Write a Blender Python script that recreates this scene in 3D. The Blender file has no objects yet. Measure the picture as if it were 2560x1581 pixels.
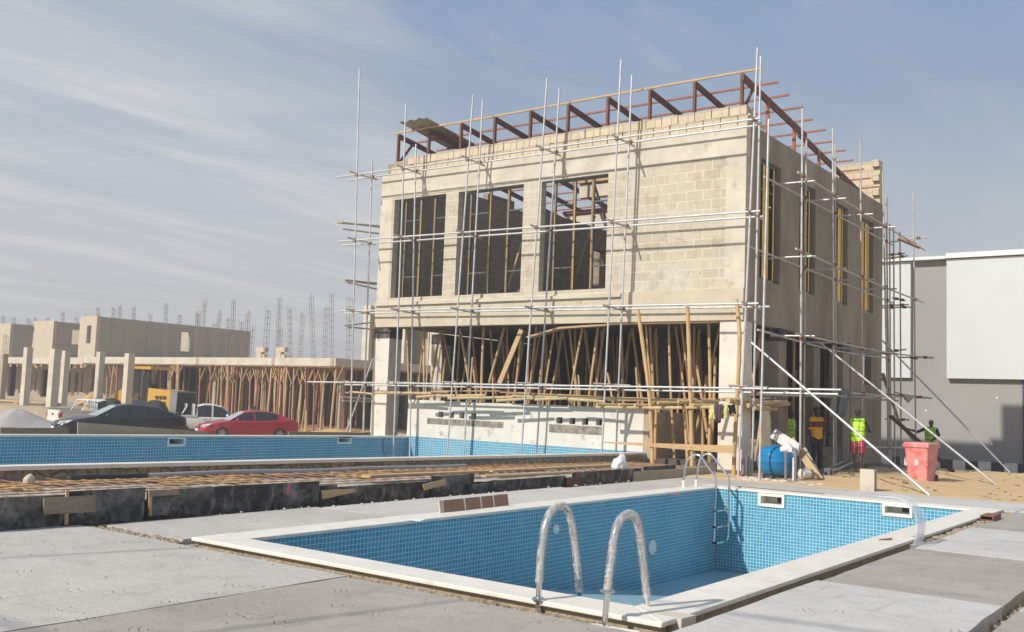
import bpy, bmesh, math, random
from mathutils import Vector, Matrix
random.seed(7)
rad = math.radians
S = bpy.context.scene
COL = S.collection
# ------------------------------------------------------------------ camera
EYE = Vector((0, 0, 1.6)); FPX = 2472.0
def cam_axes(yaw, pitch, roll):
    f = Vector((math.sin(yaw)*math.cos(pitch), math.cos(yaw)*math.cos(pitch), math.sin(pitch)))
    r0 = Vector((math.cos(yaw), -math.sin(yaw), 0)); u0 = r0.cross(f)
    return r0*math.cos(roll)+u0*math.sin(roll), u0*math.cos(roll)-r0*math.sin(roll), f
RT, UP, FW = cam_axes(rad(-36.65), rad(4.936), rad(2.13))
cam = bpy.data.cameras.new('camera'); camo = bpy.data.objects.new('camera', cam); COL.objects.link(camo)
m = Matrix((RT, UP, -FW)).transposed().to_4x4(); m.translation = EYE
camo.matrix_world = m
cam.sensor_width = 36; cam.lens = FPX/2560*36; cam.clip_start = .05; cam.clip_end = 6000
S.camera = camo
S.render.resolution_x, S.render.resolution_y = 1024, 632
# ------------------------------------------------------------------ sun, sky, exposure
SUNDIR = Vector((0.42, 1.28, -1.0)).normalized()      # the way the light travels
sl = bpy.data.lights.new('sun', 'SUN'); sl.energy = 4.1; sl.angle = rad(1.0); sl.color = (1, .945, .86)
so = bpy.data.objects.new('sun', sl); COL.objects.link(so)
so.rotation_euler = SUNDIR.to_track_quat('-Z', 'Y').to_euler()
W = bpy.data.worlds.new('World'); S.world = W; W.use_nodes = True
nt = W.node_tree; N = nt.nodes; LK = nt.links; N.clear()
out = N.new('ShaderNodeOutputWorld'); bg = N.new('ShaderNodeBackground'); bg.inputs[1].default_value = .126
sky = N.new('ShaderNodeTexSky'); sky.sky_type = 'NISHITA'; sky.sun_disc = False
sky.sun_elevation = math.asin(-SUNDIR.z); sky.sun_rotation = math.atan2(-SUNDIR.x, -SUNDIR.y)
sky.air_density = 1.3; sky.dust_density = 3.5; sky.ozone_density = 1.5
tc = N.new('ShaderNodeTexCoord'); sep = N.new('ShaderNodeSeparateXYZ'); LK.new(tc.outputs['Generated'], sep.inputs[0])
def wmath(op, a, b=None, c=None):
    n = N.new('ShaderNodeMath'); n.operation = op
    for i, v in enumerate((a, b, c)):
        if v is None: continue
        if isinstance(v, (int, float)): n.inputs[i].default_value = v
        else: LK.new(v, n.inputs[i])
    return n.outputs[0]
# clouds lie on a high flat layer: direction / height
zz = wmath('MAXIMUM', wmath('ADD', sep.outputs['Z'], .06), .03)
cx = wmath('DIVIDE', sep.outputs['X'], zz); cy = wmath('DIVIDE', sep.outputs['Y'], zz)
comb = N.new('ShaderNodeCombineXYZ'); LK.new(cx, comb.inputs[0]); LK.new(cy, comb.inputs[1])
def wnoise(scale, rot, loc, sc, detail=9, rough=.55, dist=.6):
    mp = N.new('ShaderNodeMapping'); mp.inputs['Rotation'].default_value = (0, 0, rad(rot)); mp.inputs['Scale'].default_value = sc; mp.inputs['Location'].default_value = loc
    LK.new(comb.outputs[0], mp.inputs[0]); n = N.new('ShaderNodeTexNoise'); n.inputs['Scale'].default_value = scale; n.inputs['Detail'].default_value = detail; n.inputs['Roughness'].default_value = rough; n.inputs['Distortion'].default_value = dist
    LK.new(mp.outputs[0], n.inputs['Vector']); return n.outputs[0]
def wrange(v, a, b, c=0., d=1.):
    r = N.new('ShaderNodeMapRange'); r.interpolation_type = 'SMOOTHSTEP'; LK.new(v, r.inputs[0])
    for i, x in enumerate((a, b, c, d)): r.inputs[i+1].default_value = x
    return r.outputs[0]
def wmix(f, a, b):
    n = N.new('ShaderNodeMix'); n.data_type = 'RGBA'
    if isinstance(f, (int, float)): n.inputs[0].default_value = f
    else: LK.new(f, n.inputs[0])
    for i, v in ((6, a), (7, b)):
        if isinstance(v, tuple): n.inputs[i].default_value = (*v, 1)
        else: LK.new(v, n.inputs[i])
    return n.outputs[2]
# dusty dry-season sky: clear blue high up, a thin veil of cloud below a slanting edge (higher to the west)
ramp = N.new('ShaderNodeValToRGB'); LK.new(wrange(sep.outputs['Z'], 0, .45), ramp.inputs[0])
e = ramp.color_ramp.elements; e[0].position = 0; e[0].color = (3.75, 3.72, 3.82, 1); e[1].position = 1; e[1].color = (1.75, 2.5, 3.75, 1)
k = ramp.color_ramp.elements.new(.45); k.color = (2.75, 3.2, 3.9, 1)
base = wmix(.88, sky.outputs[0], ramp.outputs[0])
west = wmath('ADD', wmath('MULTIPLY', sep.outputs['X'], -math.cos(rad(-36.65))), wmath('MULTIPLY', sep.outputs['Y'], math.sin(rad(-36.65))*-1*-1))
edge = wmath('SUBTRACT', sep.outputs['Z'], wmath('MULTIPLY', wmath('MAXIMUM', west, -.05), .62))
n_big = wnoise(.8, 0, (3.1, .4, 0), (1.0, .45, 1), 6, .5, .7)
edge = wmath('ADD', edge, wmath('MULTIPLY', wmath('SUBTRACT', n_big, .5), -.34))
veil = wrange(edge, .33, .14)
streak = wrange(wnoise(1.7, 8, (2.35, 1.1, 0), (1.0, .30, 1), 10, .62, .5), .38, .66)
fine = wrange(wnoise(6, 8, (.3, 5, 0), (1.0, .4, 1), 8, .65, .6), .36, .70)
amt = wmath('MULTIPLY', veil, wmath('ADD', .36, wmath('MULTIPLY', streak, .46)))
thin = wmath('MULTIPLY', wmath('MULTIPLY', streak, fine), .26)
c1 = wmix(wmath('MINIMUM', wmath('ADD', amt, thin), .92), base, (4.6, 4.68, 4.78))
LK.new(c1, bg.inputs[0]); LK.new(bg.outputs[0], out.inputs[0])
S.view_settings.view_transform = 'Standard'; S.view_settings.look = 'None'; S.view_settings.exposure = .17; S.view_settings.gamma = 1
S.render.engine = 'CYCLES'
# ------------------------------------------------------------------ placing helpers: photo point -> world point on a real plane
def ray(x, y): return RT*((x-1280)/FPX) - UP*((y-790.5)/FPX) + FW
def on_z(x, y, z=0.): d = ray(x, y); return EYE + d*((z-EYE.z)/d.z)
def on_x(x, y, X): d = ray(x, y); return EYE + d*(X/d.x)
def on_y(x, y, Y): d = ray(x, y); return EYE + d*(Y/d.y)
def on_d(x, y, D): return EYE + ray(x, y)*D
# ------------------------------------------------------------------ mesh builder
class MB:
    def __init__(s): s.v = []; s.f = []
    def add(s, vs, fs):
        o = len(s.v); s.v += [tuple(p) for p in vs]; s.f += [tuple(i+o for i in f) for f in fs]; return s
    def box(s, a, b, jit=0):
        x0, y0, z0 = a; x1, y1, z1 = b
        vs = [(x, y, z) for z in (z0, z1) for y in (y0, y1) for x in (x0, x1)]
        if jit: vs = [tuple(c+random.uniform(-jit, jit) for c in p) for p in vs]
        return s.add(vs, [(0, 2, 3, 1), (4, 5, 7, 6), (0, 1, 5, 4), (2, 6, 7, 3), (0, 4, 6, 2), (1, 3, 7, 5)])
    def bar(s, p, q, w, h, up=(0, 0, 1)):      # rectangular bar from p to q
        p = Vector(p); q = Vector(q); d = (q-p).normalized(); u = Vector(up)
        if abs(d.dot(u)) > .98: u = Vector((1, 0, 0))
        a = d.cross(u).normalized(); b = a.cross(d).normalized()
        vs = [e+a*sx*w/2+b*sy*h/2 for e in (p, q) for sx, sy in ((-1, -1), (1, -1), (1, 1), (-1, 1))]
        return s.add(vs, [(3, 2, 1, 0), (4, 5, 6, 7), (0, 1, 5, 4), (1, 2, 6, 5), (2, 3, 7, 6), (3, 0, 4, 7)])
    def tube(s, pts, r, n=8, cap=True):
        pts = [Vector(p) for p in pts]; rs = r if isinstance(r, (list, tuple)) else [r]*len(pts)
        rings = []; prev = None
        for i, p in enumerate(pts):
            d = (pts[min(i+1, len(pts)-1)]-pts[max(i-1, 0)]).normalized()
            if prev is None:
                u = Vector((0, 0, 1)) if abs(d.z) < .9 else Vector((1, 0, 0)); a = d.cross(u).normalized()
            else: a = (prev-d*prev.dot(d)).normalized()
            prev = a; b = d.cross(a)
            rings.append([p+(a*math.cos(t)+b*math.sin(t))*rs[i] for t in [2*math.pi*k/n for k in range(n)]])
        o = len(s.v)
        for rg in rings: s.v += [tuple(p) for p in rg]
        for i in range(len(rings)-1):
            for k in range(n):
                s.f.append((o+i*n+k, o+i*n+(k+1) % n, o+(i+1)*n+(k+1) % n, o+(i+1)*n+k))
        if cap:
            s.f.append(tuple(o+k for k in range(n))[::-1]); s.f.append(tuple(o+(len(rings)-1)*n+k for k in range(n)))
        return s
    def lathe(s, prof, c=(0, 0, 0), n=24, axis='z'):
        o = len(s.v); c = Vector(c)
        for r, h in prof:
            for k in range(n):
                t = 2*math.pi*k/n; x, y = r*math.cos(t), r*math.sin(t)
                p = (x, y, h) if axis == 'z' else ((x, h, y) if axis == 'y' else (h, x, y))
                s.v.append(tuple(c+Vector(p)))
        for i in range(len(prof)-1):
            for k in range(n): s.f.append((o+i*n+k, o+i*n+(k+1) % n, o+(i+1)*n+(k+1) % n, o+(i+1)*n+k))
        s.f.append(tuple(o+k for k in range(n))[::-1]); s.f.append(tuple(o+(len(prof)-1)*n+k for k in range(n)))
        return s
    def prism(s, poly, z0, z1):
        n = len(poly)
        vs = [(x, y, z0) for x, y in poly]+[(x, y, z1) for x, y in poly]
        return s.add(vs, [tuple(range(n))[::-1], tuple(range(n, 2*n))]+[(i, (i+1) % n, n+(i+1) % n, n+i) for i in range(n)])
    def hull_plate(s, quad, t):                # four corners + thickness along the normal
        q = [Vector(p) for p in quad]; nrm = (q[1]-q[0]).cross(q[3]-q[0]).normalized()*t
        return s.add(q+[p+nrm for p in q], [(3, 2, 1, 0), (4, 5, 6, 7), (0, 1, 5, 4), (1, 2, 6, 5), (2, 3, 7, 6), (3, 0, 4, 7)])
    def capsule(s, p, r0, q, r1, n=12):
        p = Vector(p); q = Vector(q); d = q-p
        if d.length < 1e-5: d = Vector((0, 0, 1e-4)); q = p+d
        dn = d.normalized(); pts = []; rs = []
        for k in range(5):
            t = math.pi/2*k/4; pts.append(p-dn*r0*math.cos(t)); rs.append(max(r0*math.sin(t), r0*.02))
        for k in range(5):
            t = math.pi/2*k/4; pts.append(q+dn*r1*math.sin(t)); rs.append(max(r1*math.cos(t), r1*.02))
        return s.tube(pts, rs, n)
    def ell(s, c, r, n=14, mrings=9):
        pr = [(math.sin(math.pi*(.02+.96*i/mrings)), -math.cos(math.pi*(.02+.96*i/mrings))) for i in range(mrings+1)]
        o = len(s.v)
        s.lathe(pr, (0, 0, 0), n)
        for i in range(o, len(s.v)):
            x, y, z = s.v[i]; s.v[i] = (c[0]+x*r[0], c[1]+y*r[1], c[2]+z*r[2])
        return s
    def mesh(s, name, mat, smooth=None):
        me = bpy.data.meshes.new(name); me.from_pydata(s.v, [], s.f); me.materials.append(mat)
        bm = bmesh.new(); bm.from_mesh(me); bmesh.ops.recalc_face_normals(bm, faces=bm.faces); bm.to_mesh(me); bm.free()
        if smooth:
            me.polygons.foreach_set('use_smooth', [True]*len(me.polygons)); me.set_sharp_from_angle(angle=rad(smooth))
        return me
def obj(name, mb, mat, parent=None, smooth=None, label=None):
    me = mb.mesh(name, mat, smooth) if isinstance(mb, MB) else mb
    o = bpy.data.objects.new(name, me); COL.objects.link(o)
    if parent: o.parent = parent
    if label: o['label'] = label
    return o
def tag(o, label, cat, group=None, kind=None):
    o['label'] = label; o['category'] = cat
    if group: o['group'] = group
    if kind: o['kind'] = kind
    return o
def thing(name, label, cat, loc=(0, 0, 0), rz=0, group=None):
    o = bpy.data.objects.new(name, None); COL.objects.link(o); o.location = loc; o.rotation_euler = (0, 0, rz)
    o.empty_display_size = .2
    return tag(o, label, cat, group)
def struct(name, mb, mat, smooth=None):
    o = obj(name, mb, mat, None, smooth); o['kind'] = 'structure'; return o
def inst(src, parent, loc=(0, 0, 0), rot=(0, 0, 0), scale=None):
    c = src.copy(); COL.objects.link(c); c.parent = parent; c.location = loc; c.rotation_euler = rot
    if scale: c.scale = scale
    return c
def bake(o, mods):                              # apply modifiers to the mesh
    for t, kw in mods:
        md = o.modifiers.new(t.lower(), t)
        for k_, v_ in kw.items(): setattr(md, k_, v_)
    dg = bpy.context.evaluated_depsgraph_get(); ev = o.evaluated_get(dg)
    me = bpy.data.meshes.new_from_object(ev); o.modifiers.clear(); old = o.data; o.data = me; bpy.data.meshes.remove(old)
    return o
ORD = ['first', 'second', 'third', 'fourth', 'fifth', 'sixth', 'seventh', 'eighth', 'ninth', 'tenth']
def nth(i):
    if i < 10: return ORD[i]
    n_ = i+1; return str(n_)+('th' if 10 <= n_ % 100 <= 20 else {1: 'st', 2: 'nd', 3: 'rd'}.get(n_ % 10, 'th'))
# ------------------------------------------------------------------ materials
class NT:
    def __init__(s, name):
        s.m = bpy.data.materials.new(name); s.m.use_nodes = True; s.t = s.m.node_tree; s.n = s.t.nodes
        s.b = s.n['Principled BSDF']; s.co = s.n.new('ShaderNodeTexCoord').outputs['Object']
    def L(s, a, b): s.t.links.new(a, b)
    def math(s, op, a, b=None, c=None):
        n = s.n.new('ShaderNodeMath'); n.operation = op
        for i, v in enumerate((a, b, c)):
            if v is None: continue
            if isinstance(v, (int, float)): n.inputs[i].default_value = v
            else: s.L(v, n.inputs[i])
        return n.outputs[0]
    def noise(s, scale, detail=5, rough=.55, vec=None, dist=0, stretch=None):
        n = s.n.new('ShaderNodeTexNoise'); n.inputs['Scale'].default_value = scale; n.inputs['Detail'].default_value = detail
        n.inputs['Roughness'].default_value = rough; n.inputs['Distortion'].default_value = dist
        v = vec or s.co
        if stretch:
            mp_ = s.n.new('ShaderNodeMapping'); mp_.inputs['Scale'].default_value = stretch; s.L(v, mp_.inputs[0]); v = mp_.outputs[0]
        s.L(v, n.inputs['Vector']); return n.outputs[0]
    def rng(s, v, a, b, c=0., d=1.):
        n = s.n.new('ShaderNodeMapRange'); s.L(v, n.inputs[0])
        for i, x in enumerate((a, b, c, d)): n.inputs[i+1].default_value = x
        return n.outputs[0]
    def mix(s, f, a, b):
        n = s.n.new('ShaderNodeMix'); n.data_type = 'RGBA'
        if isinstance(f, (int, float)): n.inputs[0].default_value = f
        else: s.L(f, n.inputs[0])
        for i, v in ((6, a), (7, b)):
            if isinstance(v, tuple): n.inputs[i].default_value = (*v, 1)
            else: s.L(v, n.inputs[i])
        return n.outputs[2]
    def bump(s, h, strength=.3, dist=.02, prev=None):
        n = s.n.new('ShaderNodeBump'); n.inputs['Strength'].default_value = strength; n.inputs['Distance'].default_value = dist
        s.L(h, n.inputs['Height'])
        if prev is not None: s.L(prev, n.inputs['Normal'])
        return n.outputs[0]
    def planar(s):                              # (u,v) on whichever axis plane the face lies in
        g = s.n.new('ShaderNodeTexCoord'); sn = s.n.new('ShaderNodeSeparateXYZ'); s.L(g.outputs['Normal'], sn.inputs[0])
        sp = s.n.new('ShaderNodeSeparateXYZ'); s.L(s.co, sp.inputs[0])
        ix = s.math('GREATER_THAN', s.math('ABSOLUTE', sn.outputs[0]), .6); iz = s.math('GREATER_THAN', s.math('ABSOLUTE', sn.outputs[2]), .6)
        u = s.math('ADD', s.math('MULTIPLY', sp.outputs[0], s.math('SUBTRACT', 1, ix)), s.math('MULTIPLY', sp.outputs[1], ix))
        v = s.math('ADD', s.math('MULTIPLY', sp.outputs[2], s.math('SUBTRACT', 1, iz)), s.math('MULTIPLY', sp.outputs[1], iz))
        c = s.n.new('ShaderNodeCombineXYZ'); s.L(u, c.inputs[0]); s.L(v, c.inputs[1]); s.sp = sp; return c.outputs[0]
    def done(s, col, rough=.8, metal=0, normal=None, **kw):
        if isinstance(col, tuple): s.b.inputs['Base Color'].default_value = (*col, 1)
        else: s.L(col, s.b.inputs['Base Color'])
        if isinstance(rough, (int, float)): s.b.inputs['Roughness'].default_value = rough
        else: s.L(rough, s.b.inputs['Roughness'])
        s.b.inputs['Metallic'].default_value = metal
        if normal is not None: s.L(normal, s.b.inputs['Normal'])
        for k_, v_ in kw.items(): s.b.inputs[k_.replace('_', ' ')].default_value = v_
        return s.m
def mottled(name, a, b, scale=3, rough=.85, metal=0, bump=.3, bscale=30, bdist=.01, stretch=None, c=None, lo=.35, hi=.65, **kw):
    t = NT(name); f = t.rng(t.noise(scale, 7, .6, stretch=stretch), lo, hi)
    col = t.mix(f, a, b)
    if c: col = t.mix(t.rng(t.noise(scale*2.7, 6, .65), .58, .70), col, c)
    nr = t.bump(t.noise(bscale, 6, .6, stretch=stretch), bump, bdist) if bump else None
    return t.done(col, rough, metal, nr, **kw)
def blockwall(name, a, b, mortar, w=.5, h=.265, msize=.018, plaster=None, pamt=.55, off=.5, bump=.5, stain=None):
    t = NT(name); uv = t.planar()
    nz = t.noise(2.5, 4); wob = t.n.new('ShaderNodeVectorMath'); wob.operation = 'MULTIPLY_ADD'
    nn = t.n.new('ShaderNodeTexNoise'); nn.inputs['Scale'].default_value = 6; t.L(t.co, nn.inputs['Vector'])
    t.L(nn.outputs['Color'], wob.inputs[0]); wob.inputs[1].default_value = (.02, .02, 0); t.L(uv, wob.inputs[2])
    bt = t.n.new('ShaderNodeTexBrick'); bt.offset = off; bt.inputs['Scale'].default_value = 1
    bt.inputs['Brick Width'].default_value = w; bt.inputs['Row Height'].default_value = h; bt.inputs['Mortar Size'].default_value = msize
    bt.inputs['Mortar Smooth'].default_value = .3; bt.inputs['Color1'].default_value = (*a, 1); bt.inputs['Color2'].default_value = (*b, 1); bt.inputs['Mortar'].default_value = (*mortar, 1)
    t.L(wob.outputs[0], bt.inputs['Vector'])
    col = bt.outputs['Color']; h_ = t.math('MULTIPLY', bt.outputs['Fac'], -1)
    col = t.mix(t.rng(t.noise(9, 6, .7), .5, .75, 0, .4), col, tuple(x*.62 for x in a))
    if plaster:
        pf = t.rng(t.noise(.9, 6, .62), pamt-.02, pamt+.07)
        pc = t.mix(t.rng(t.noise(4, 6), .35, .7), plaster, tuple(x*.82 for x in plaster))
        col = t.mix(pf, col, pc); h_ = t.math('MULTIPLY', h_, t.math('SUBTRACT', 1, pf))
    if stain:
        col = t.mix(t.rng(t.noise(1.6, 7, .7), .52, .70, 0, .65), col, stain)
        col = t.mix(t.rng(t.noise(2.2, 8, .75, stretch=(3.5, 3.5, .35)), .56, .70, 0, .5), col, stain)
        col = t.mix(t.rng(t.noise(7, 3, .5, dist=1.5), .70, .73, 0, .75), col, (.10, .08, .055))
    hn = t.math('ADD', h_, t.math('MULTIPLY', t.noise(45, 5, .7), .35))
    return t.done(col, .92, 0, t.bump(hn, bump, .012))
def tilemat(name, a, b, grout, p=.0625):
    t = NT(name); uv = t.planar()
    sc = t.n.new('ShaderNodeVectorMath'); sc.operation = 'SCALE'; sc.inputs['Scale'].default_value = 1/p; t.L(uv, sc.inputs[0])
    fr = t.n.new('ShaderNodeVectorMath'); fr.operation = 'FRACTION'; t.L(sc.outputs[0], fr.inputs[0])
    s2 = t.n.new('ShaderNodeSeparateXYZ'); t.L(fr.outputs[0], s2.inputs[0])
    g = .065
    def line(v): return t.math('GREATER_THAN', t.math('ABSOLUTE', t.math('SUBTRACT', v, .5)), .5-g)
    gl = t.math('MAXIMUM', line(s2.outputs[0]), line(s2.outputs[1]))
    fl = t.n.new('ShaderNodeVectorMath'); fl.operation = 'FLOOR'; t.L(sc.outputs[0], fl.inputs[0])
    wn = t.n.new('ShaderNodeTexWhiteNoise'); t.L(fl.outputs[0], wn.inputs['Vector'])
    col = t.mix(wn.outputs['Value'], a, b)
    col = t.mix(t.rng(t.noise(1.1, 8, .7), .44, .75, 0, .6), col, (b[0]+.15, b[1]+.09, b[2]+.04))   # dust film
    col = t.mix(t.math('MULTIPLY', gl, .9), col, grout)
    return t.done(col, t.math('ADD', t.math('MULTIPLY', gl, .5), .25), 0, t.bump(t.math('SUBTRACT', 1, gl), .35, .004), Specular_IOR_Level=.25)
M = {}
M['sand'] = mottled('sand', (.66, .455, .235), (.58, .40, .21), .9, .95, 0, .6, 14, .06, c=(.46, .36, .24))
M['tilepool'] = tilemat('pool_tiles', (.025, .25, .38), (.06, .33, .46), (.60, .68, .70))
M['tilepool2'] = tilemat('pale_pool_tiles', (.05, .25, .375), (.085, .315, .445), (.60, .70, .72), .075)
M['tilefloor'] = tilemat('pale_floor_tiles', (.15, .36, .47), (.21, .43, .53), (.55, .66, .68))  # paler than the wall tiles
M['coping'] = mottled('cream_coping_stone', (.80, .74, .65), (.70, .65, .57), 2.5, .6, 0, .12, 60, .004, c=(.62, .56, .46))
M['sunconc'] = mottled('raw_concrete', (.44, .36, .26), (.36, .30, .22), 1.4, .93, 0, .5, 22, .02, c=(.27, .22, .16))
M['paleconc'] = mottled('pale_concrete', (.63, .565, .455), (.50, .445, .355), 1.3, .92, 0, .4, 25, .015, c=(.42, .34, .24))
M['whitewall'] = mottled('limewashed_render', (.72, .67, .58), (.63, .58, .50), 1.1, .9, 0, .25, 20, .01, c=(.45, .40, .32))
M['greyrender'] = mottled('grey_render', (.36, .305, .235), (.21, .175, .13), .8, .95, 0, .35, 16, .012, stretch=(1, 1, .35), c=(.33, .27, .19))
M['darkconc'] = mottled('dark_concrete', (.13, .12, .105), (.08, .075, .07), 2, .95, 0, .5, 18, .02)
M['block'] = blockwall('sand_blocks', (.47, .405, .305), (.54, .47, .355), (.62, .56, .45), plaster=(.58, .525, .43), pamt=.565, stain=(.33, .265, .185))
M['blockplain'] = blockwall('raw_blocks', (.54, .45, .32), (.60, .50, .36), (.44, .36, .25), msize=.02)
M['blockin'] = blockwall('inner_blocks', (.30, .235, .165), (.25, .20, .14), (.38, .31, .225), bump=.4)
M['blockfar'] = blockwall('distant_blocks', (.56, .47, .35), (.51, .43, .32), (.48, .40, .30), msize=.02, bump=.3)  # lightened a little: distance haze put into the colour
M['blockfarshade'] = blockwall('distant_shaded_blocks', (.36, .30, .225), (.40, .34, .255), (.48, .42, .33), msize=.02, bump=.3)  # darker copy of the distant blocks: shade painted on side and recess walls
M['steel'] = mottled('galvanised_steel', (.62, .62, .61), (.48, .485, .485), 3, .45, .3, .1, 60, .002, c=(.36, .33, .28))
M['steelold'] = mottled('weathered_steel', (.56, .53, .47), (.42, .39, .34), 4, .6, .1, .2, 60, .002, c=(.25, .19, .13))
M['rust'] = mottled('rusty_clamp', (.32, .12, .06), (.20, .085, .05), 20, .8, .2, .3, 60, .004)
M['rebar'] = mottled('rusty_rebar', (.36, .22, .13), (.25, .15, .095), 6, .85, .1, 0)
M['rebarfar'] = mottled('starter_bar_steel', (.30, .21, .16), (.24, .17, .14), 6, .85, .1, 0)  # bars lightened a little to paint in the haze
M['bamboo'] = mottled('bamboo', (.60, .40, .19), (.47, .29, .13), 5, .6, 0, .15, 40, .004, stretch=(1, 1, .3), c=(.30, .17, .07))
M['bamboo2'] = mottled('dusty_bamboo', (.56, .42, .23), (.42, .30, .15), 5, .75, 0, .2, 40, .004, c=(.62, .55, .42))
M['wood'] = mottled('planed_softwood', (.55, .38, .20), (.44, .29, .14), 4, .8, 0, .25, 25, .004, stretch=(1, 6, 6), c=(.34, .23, .13))
M['propwood'] = mottled('prop_timber', (.50, .34, .19), (.36, .23, .12), 3, .85, 0, .2, 25, .004, c=(.28, .18, .10))
M['propred'] = mottled('reddish_prop_timber', (.36, .17, .10), (.28, .14, .08), 3, .85, 0, .2, 25, .004)
M['greywood'] = mottled('grey_weathered_plank', (.30, .245, .17), (.22, .18, .13), 6, .9, 0, .4, 30, .006, stretch=(6, 1, 6), c=(.36, .28, .18))
M['roofwood'] = mottled('red_brown_timber', (.19, .07, .04), (.11, .045, .03), 5, .8, 0, .2, 30, .004, c=(.17, .07, .04))
M['purlin'] = mottled('orange_brown_timber', (.36, .13, .065), (.26, .09, .05), 5, .8, 0, .2, 30, .004, c=(.45, .24, .12))
M['alu'] = mottled('grey_aluminium', (.15, .15, .145), (.11, .11, .105), 9, .4, .6, 0)
M['amber'] = mottled('amber_tape', (.50, .29, .05), (.36, .20, .04), 3, .6, 0, 0)
M['yellow'] = mottled('yellow_tape', (.95, .60, .05), (.80, .48, .04), 3, .5, 0, 0)  # colour brightened because the side windows lie in shade
M['black'] = mottled('black_rubber', (.02, .02, .02), (.03, .03, .03), 5, .7, 0, 0)
M['darkmetal'] = mottled('dark_metal', (.05, .05, .055), (.035, .035, .04), 5, .5, .4, 0)
M['white'] = mottled('white_paint', (.80, .80, .78), (.72, .72, .70), 2, .5, 0, 0)
M['boardwhite'] = mottled('white_facade_render', (.60, .63, .63), (.565, .595, .595), .4, .9, 0, .1, 60, .003)
M['facadegrey'] = mottled('grey_facade_render', (.33, .322, .31), (.30, .293, .283), .35, .93, 0, .1, 60, .003)
M['kerbblack'] = mottled('black_kerb_paint', (.02, .02, .025), (.04, .04, .04), 6, .7, 0, .1)
M['kerbwhite'] = mottled('white_kerb_paint', (.72, .72, .74), (.60, .60, .62), 6, .7, 0, .1)
M['gravel'] = mottled('grey_gravel', (.52, .48, .44), (.38, .35, .32), 14, .95, 0, 1, 22, .05)
M['rubble'] = mottled('rubble', (.25, .21, .16), (.17, .14, .11), 8, .95, 0, .8, 14, .05)
def plastic(name, col, rough=.4, var=.85): return mottled(name, col, tuple(c*var for c in col), 3, rough, 0, .05, 20, .003)
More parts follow.
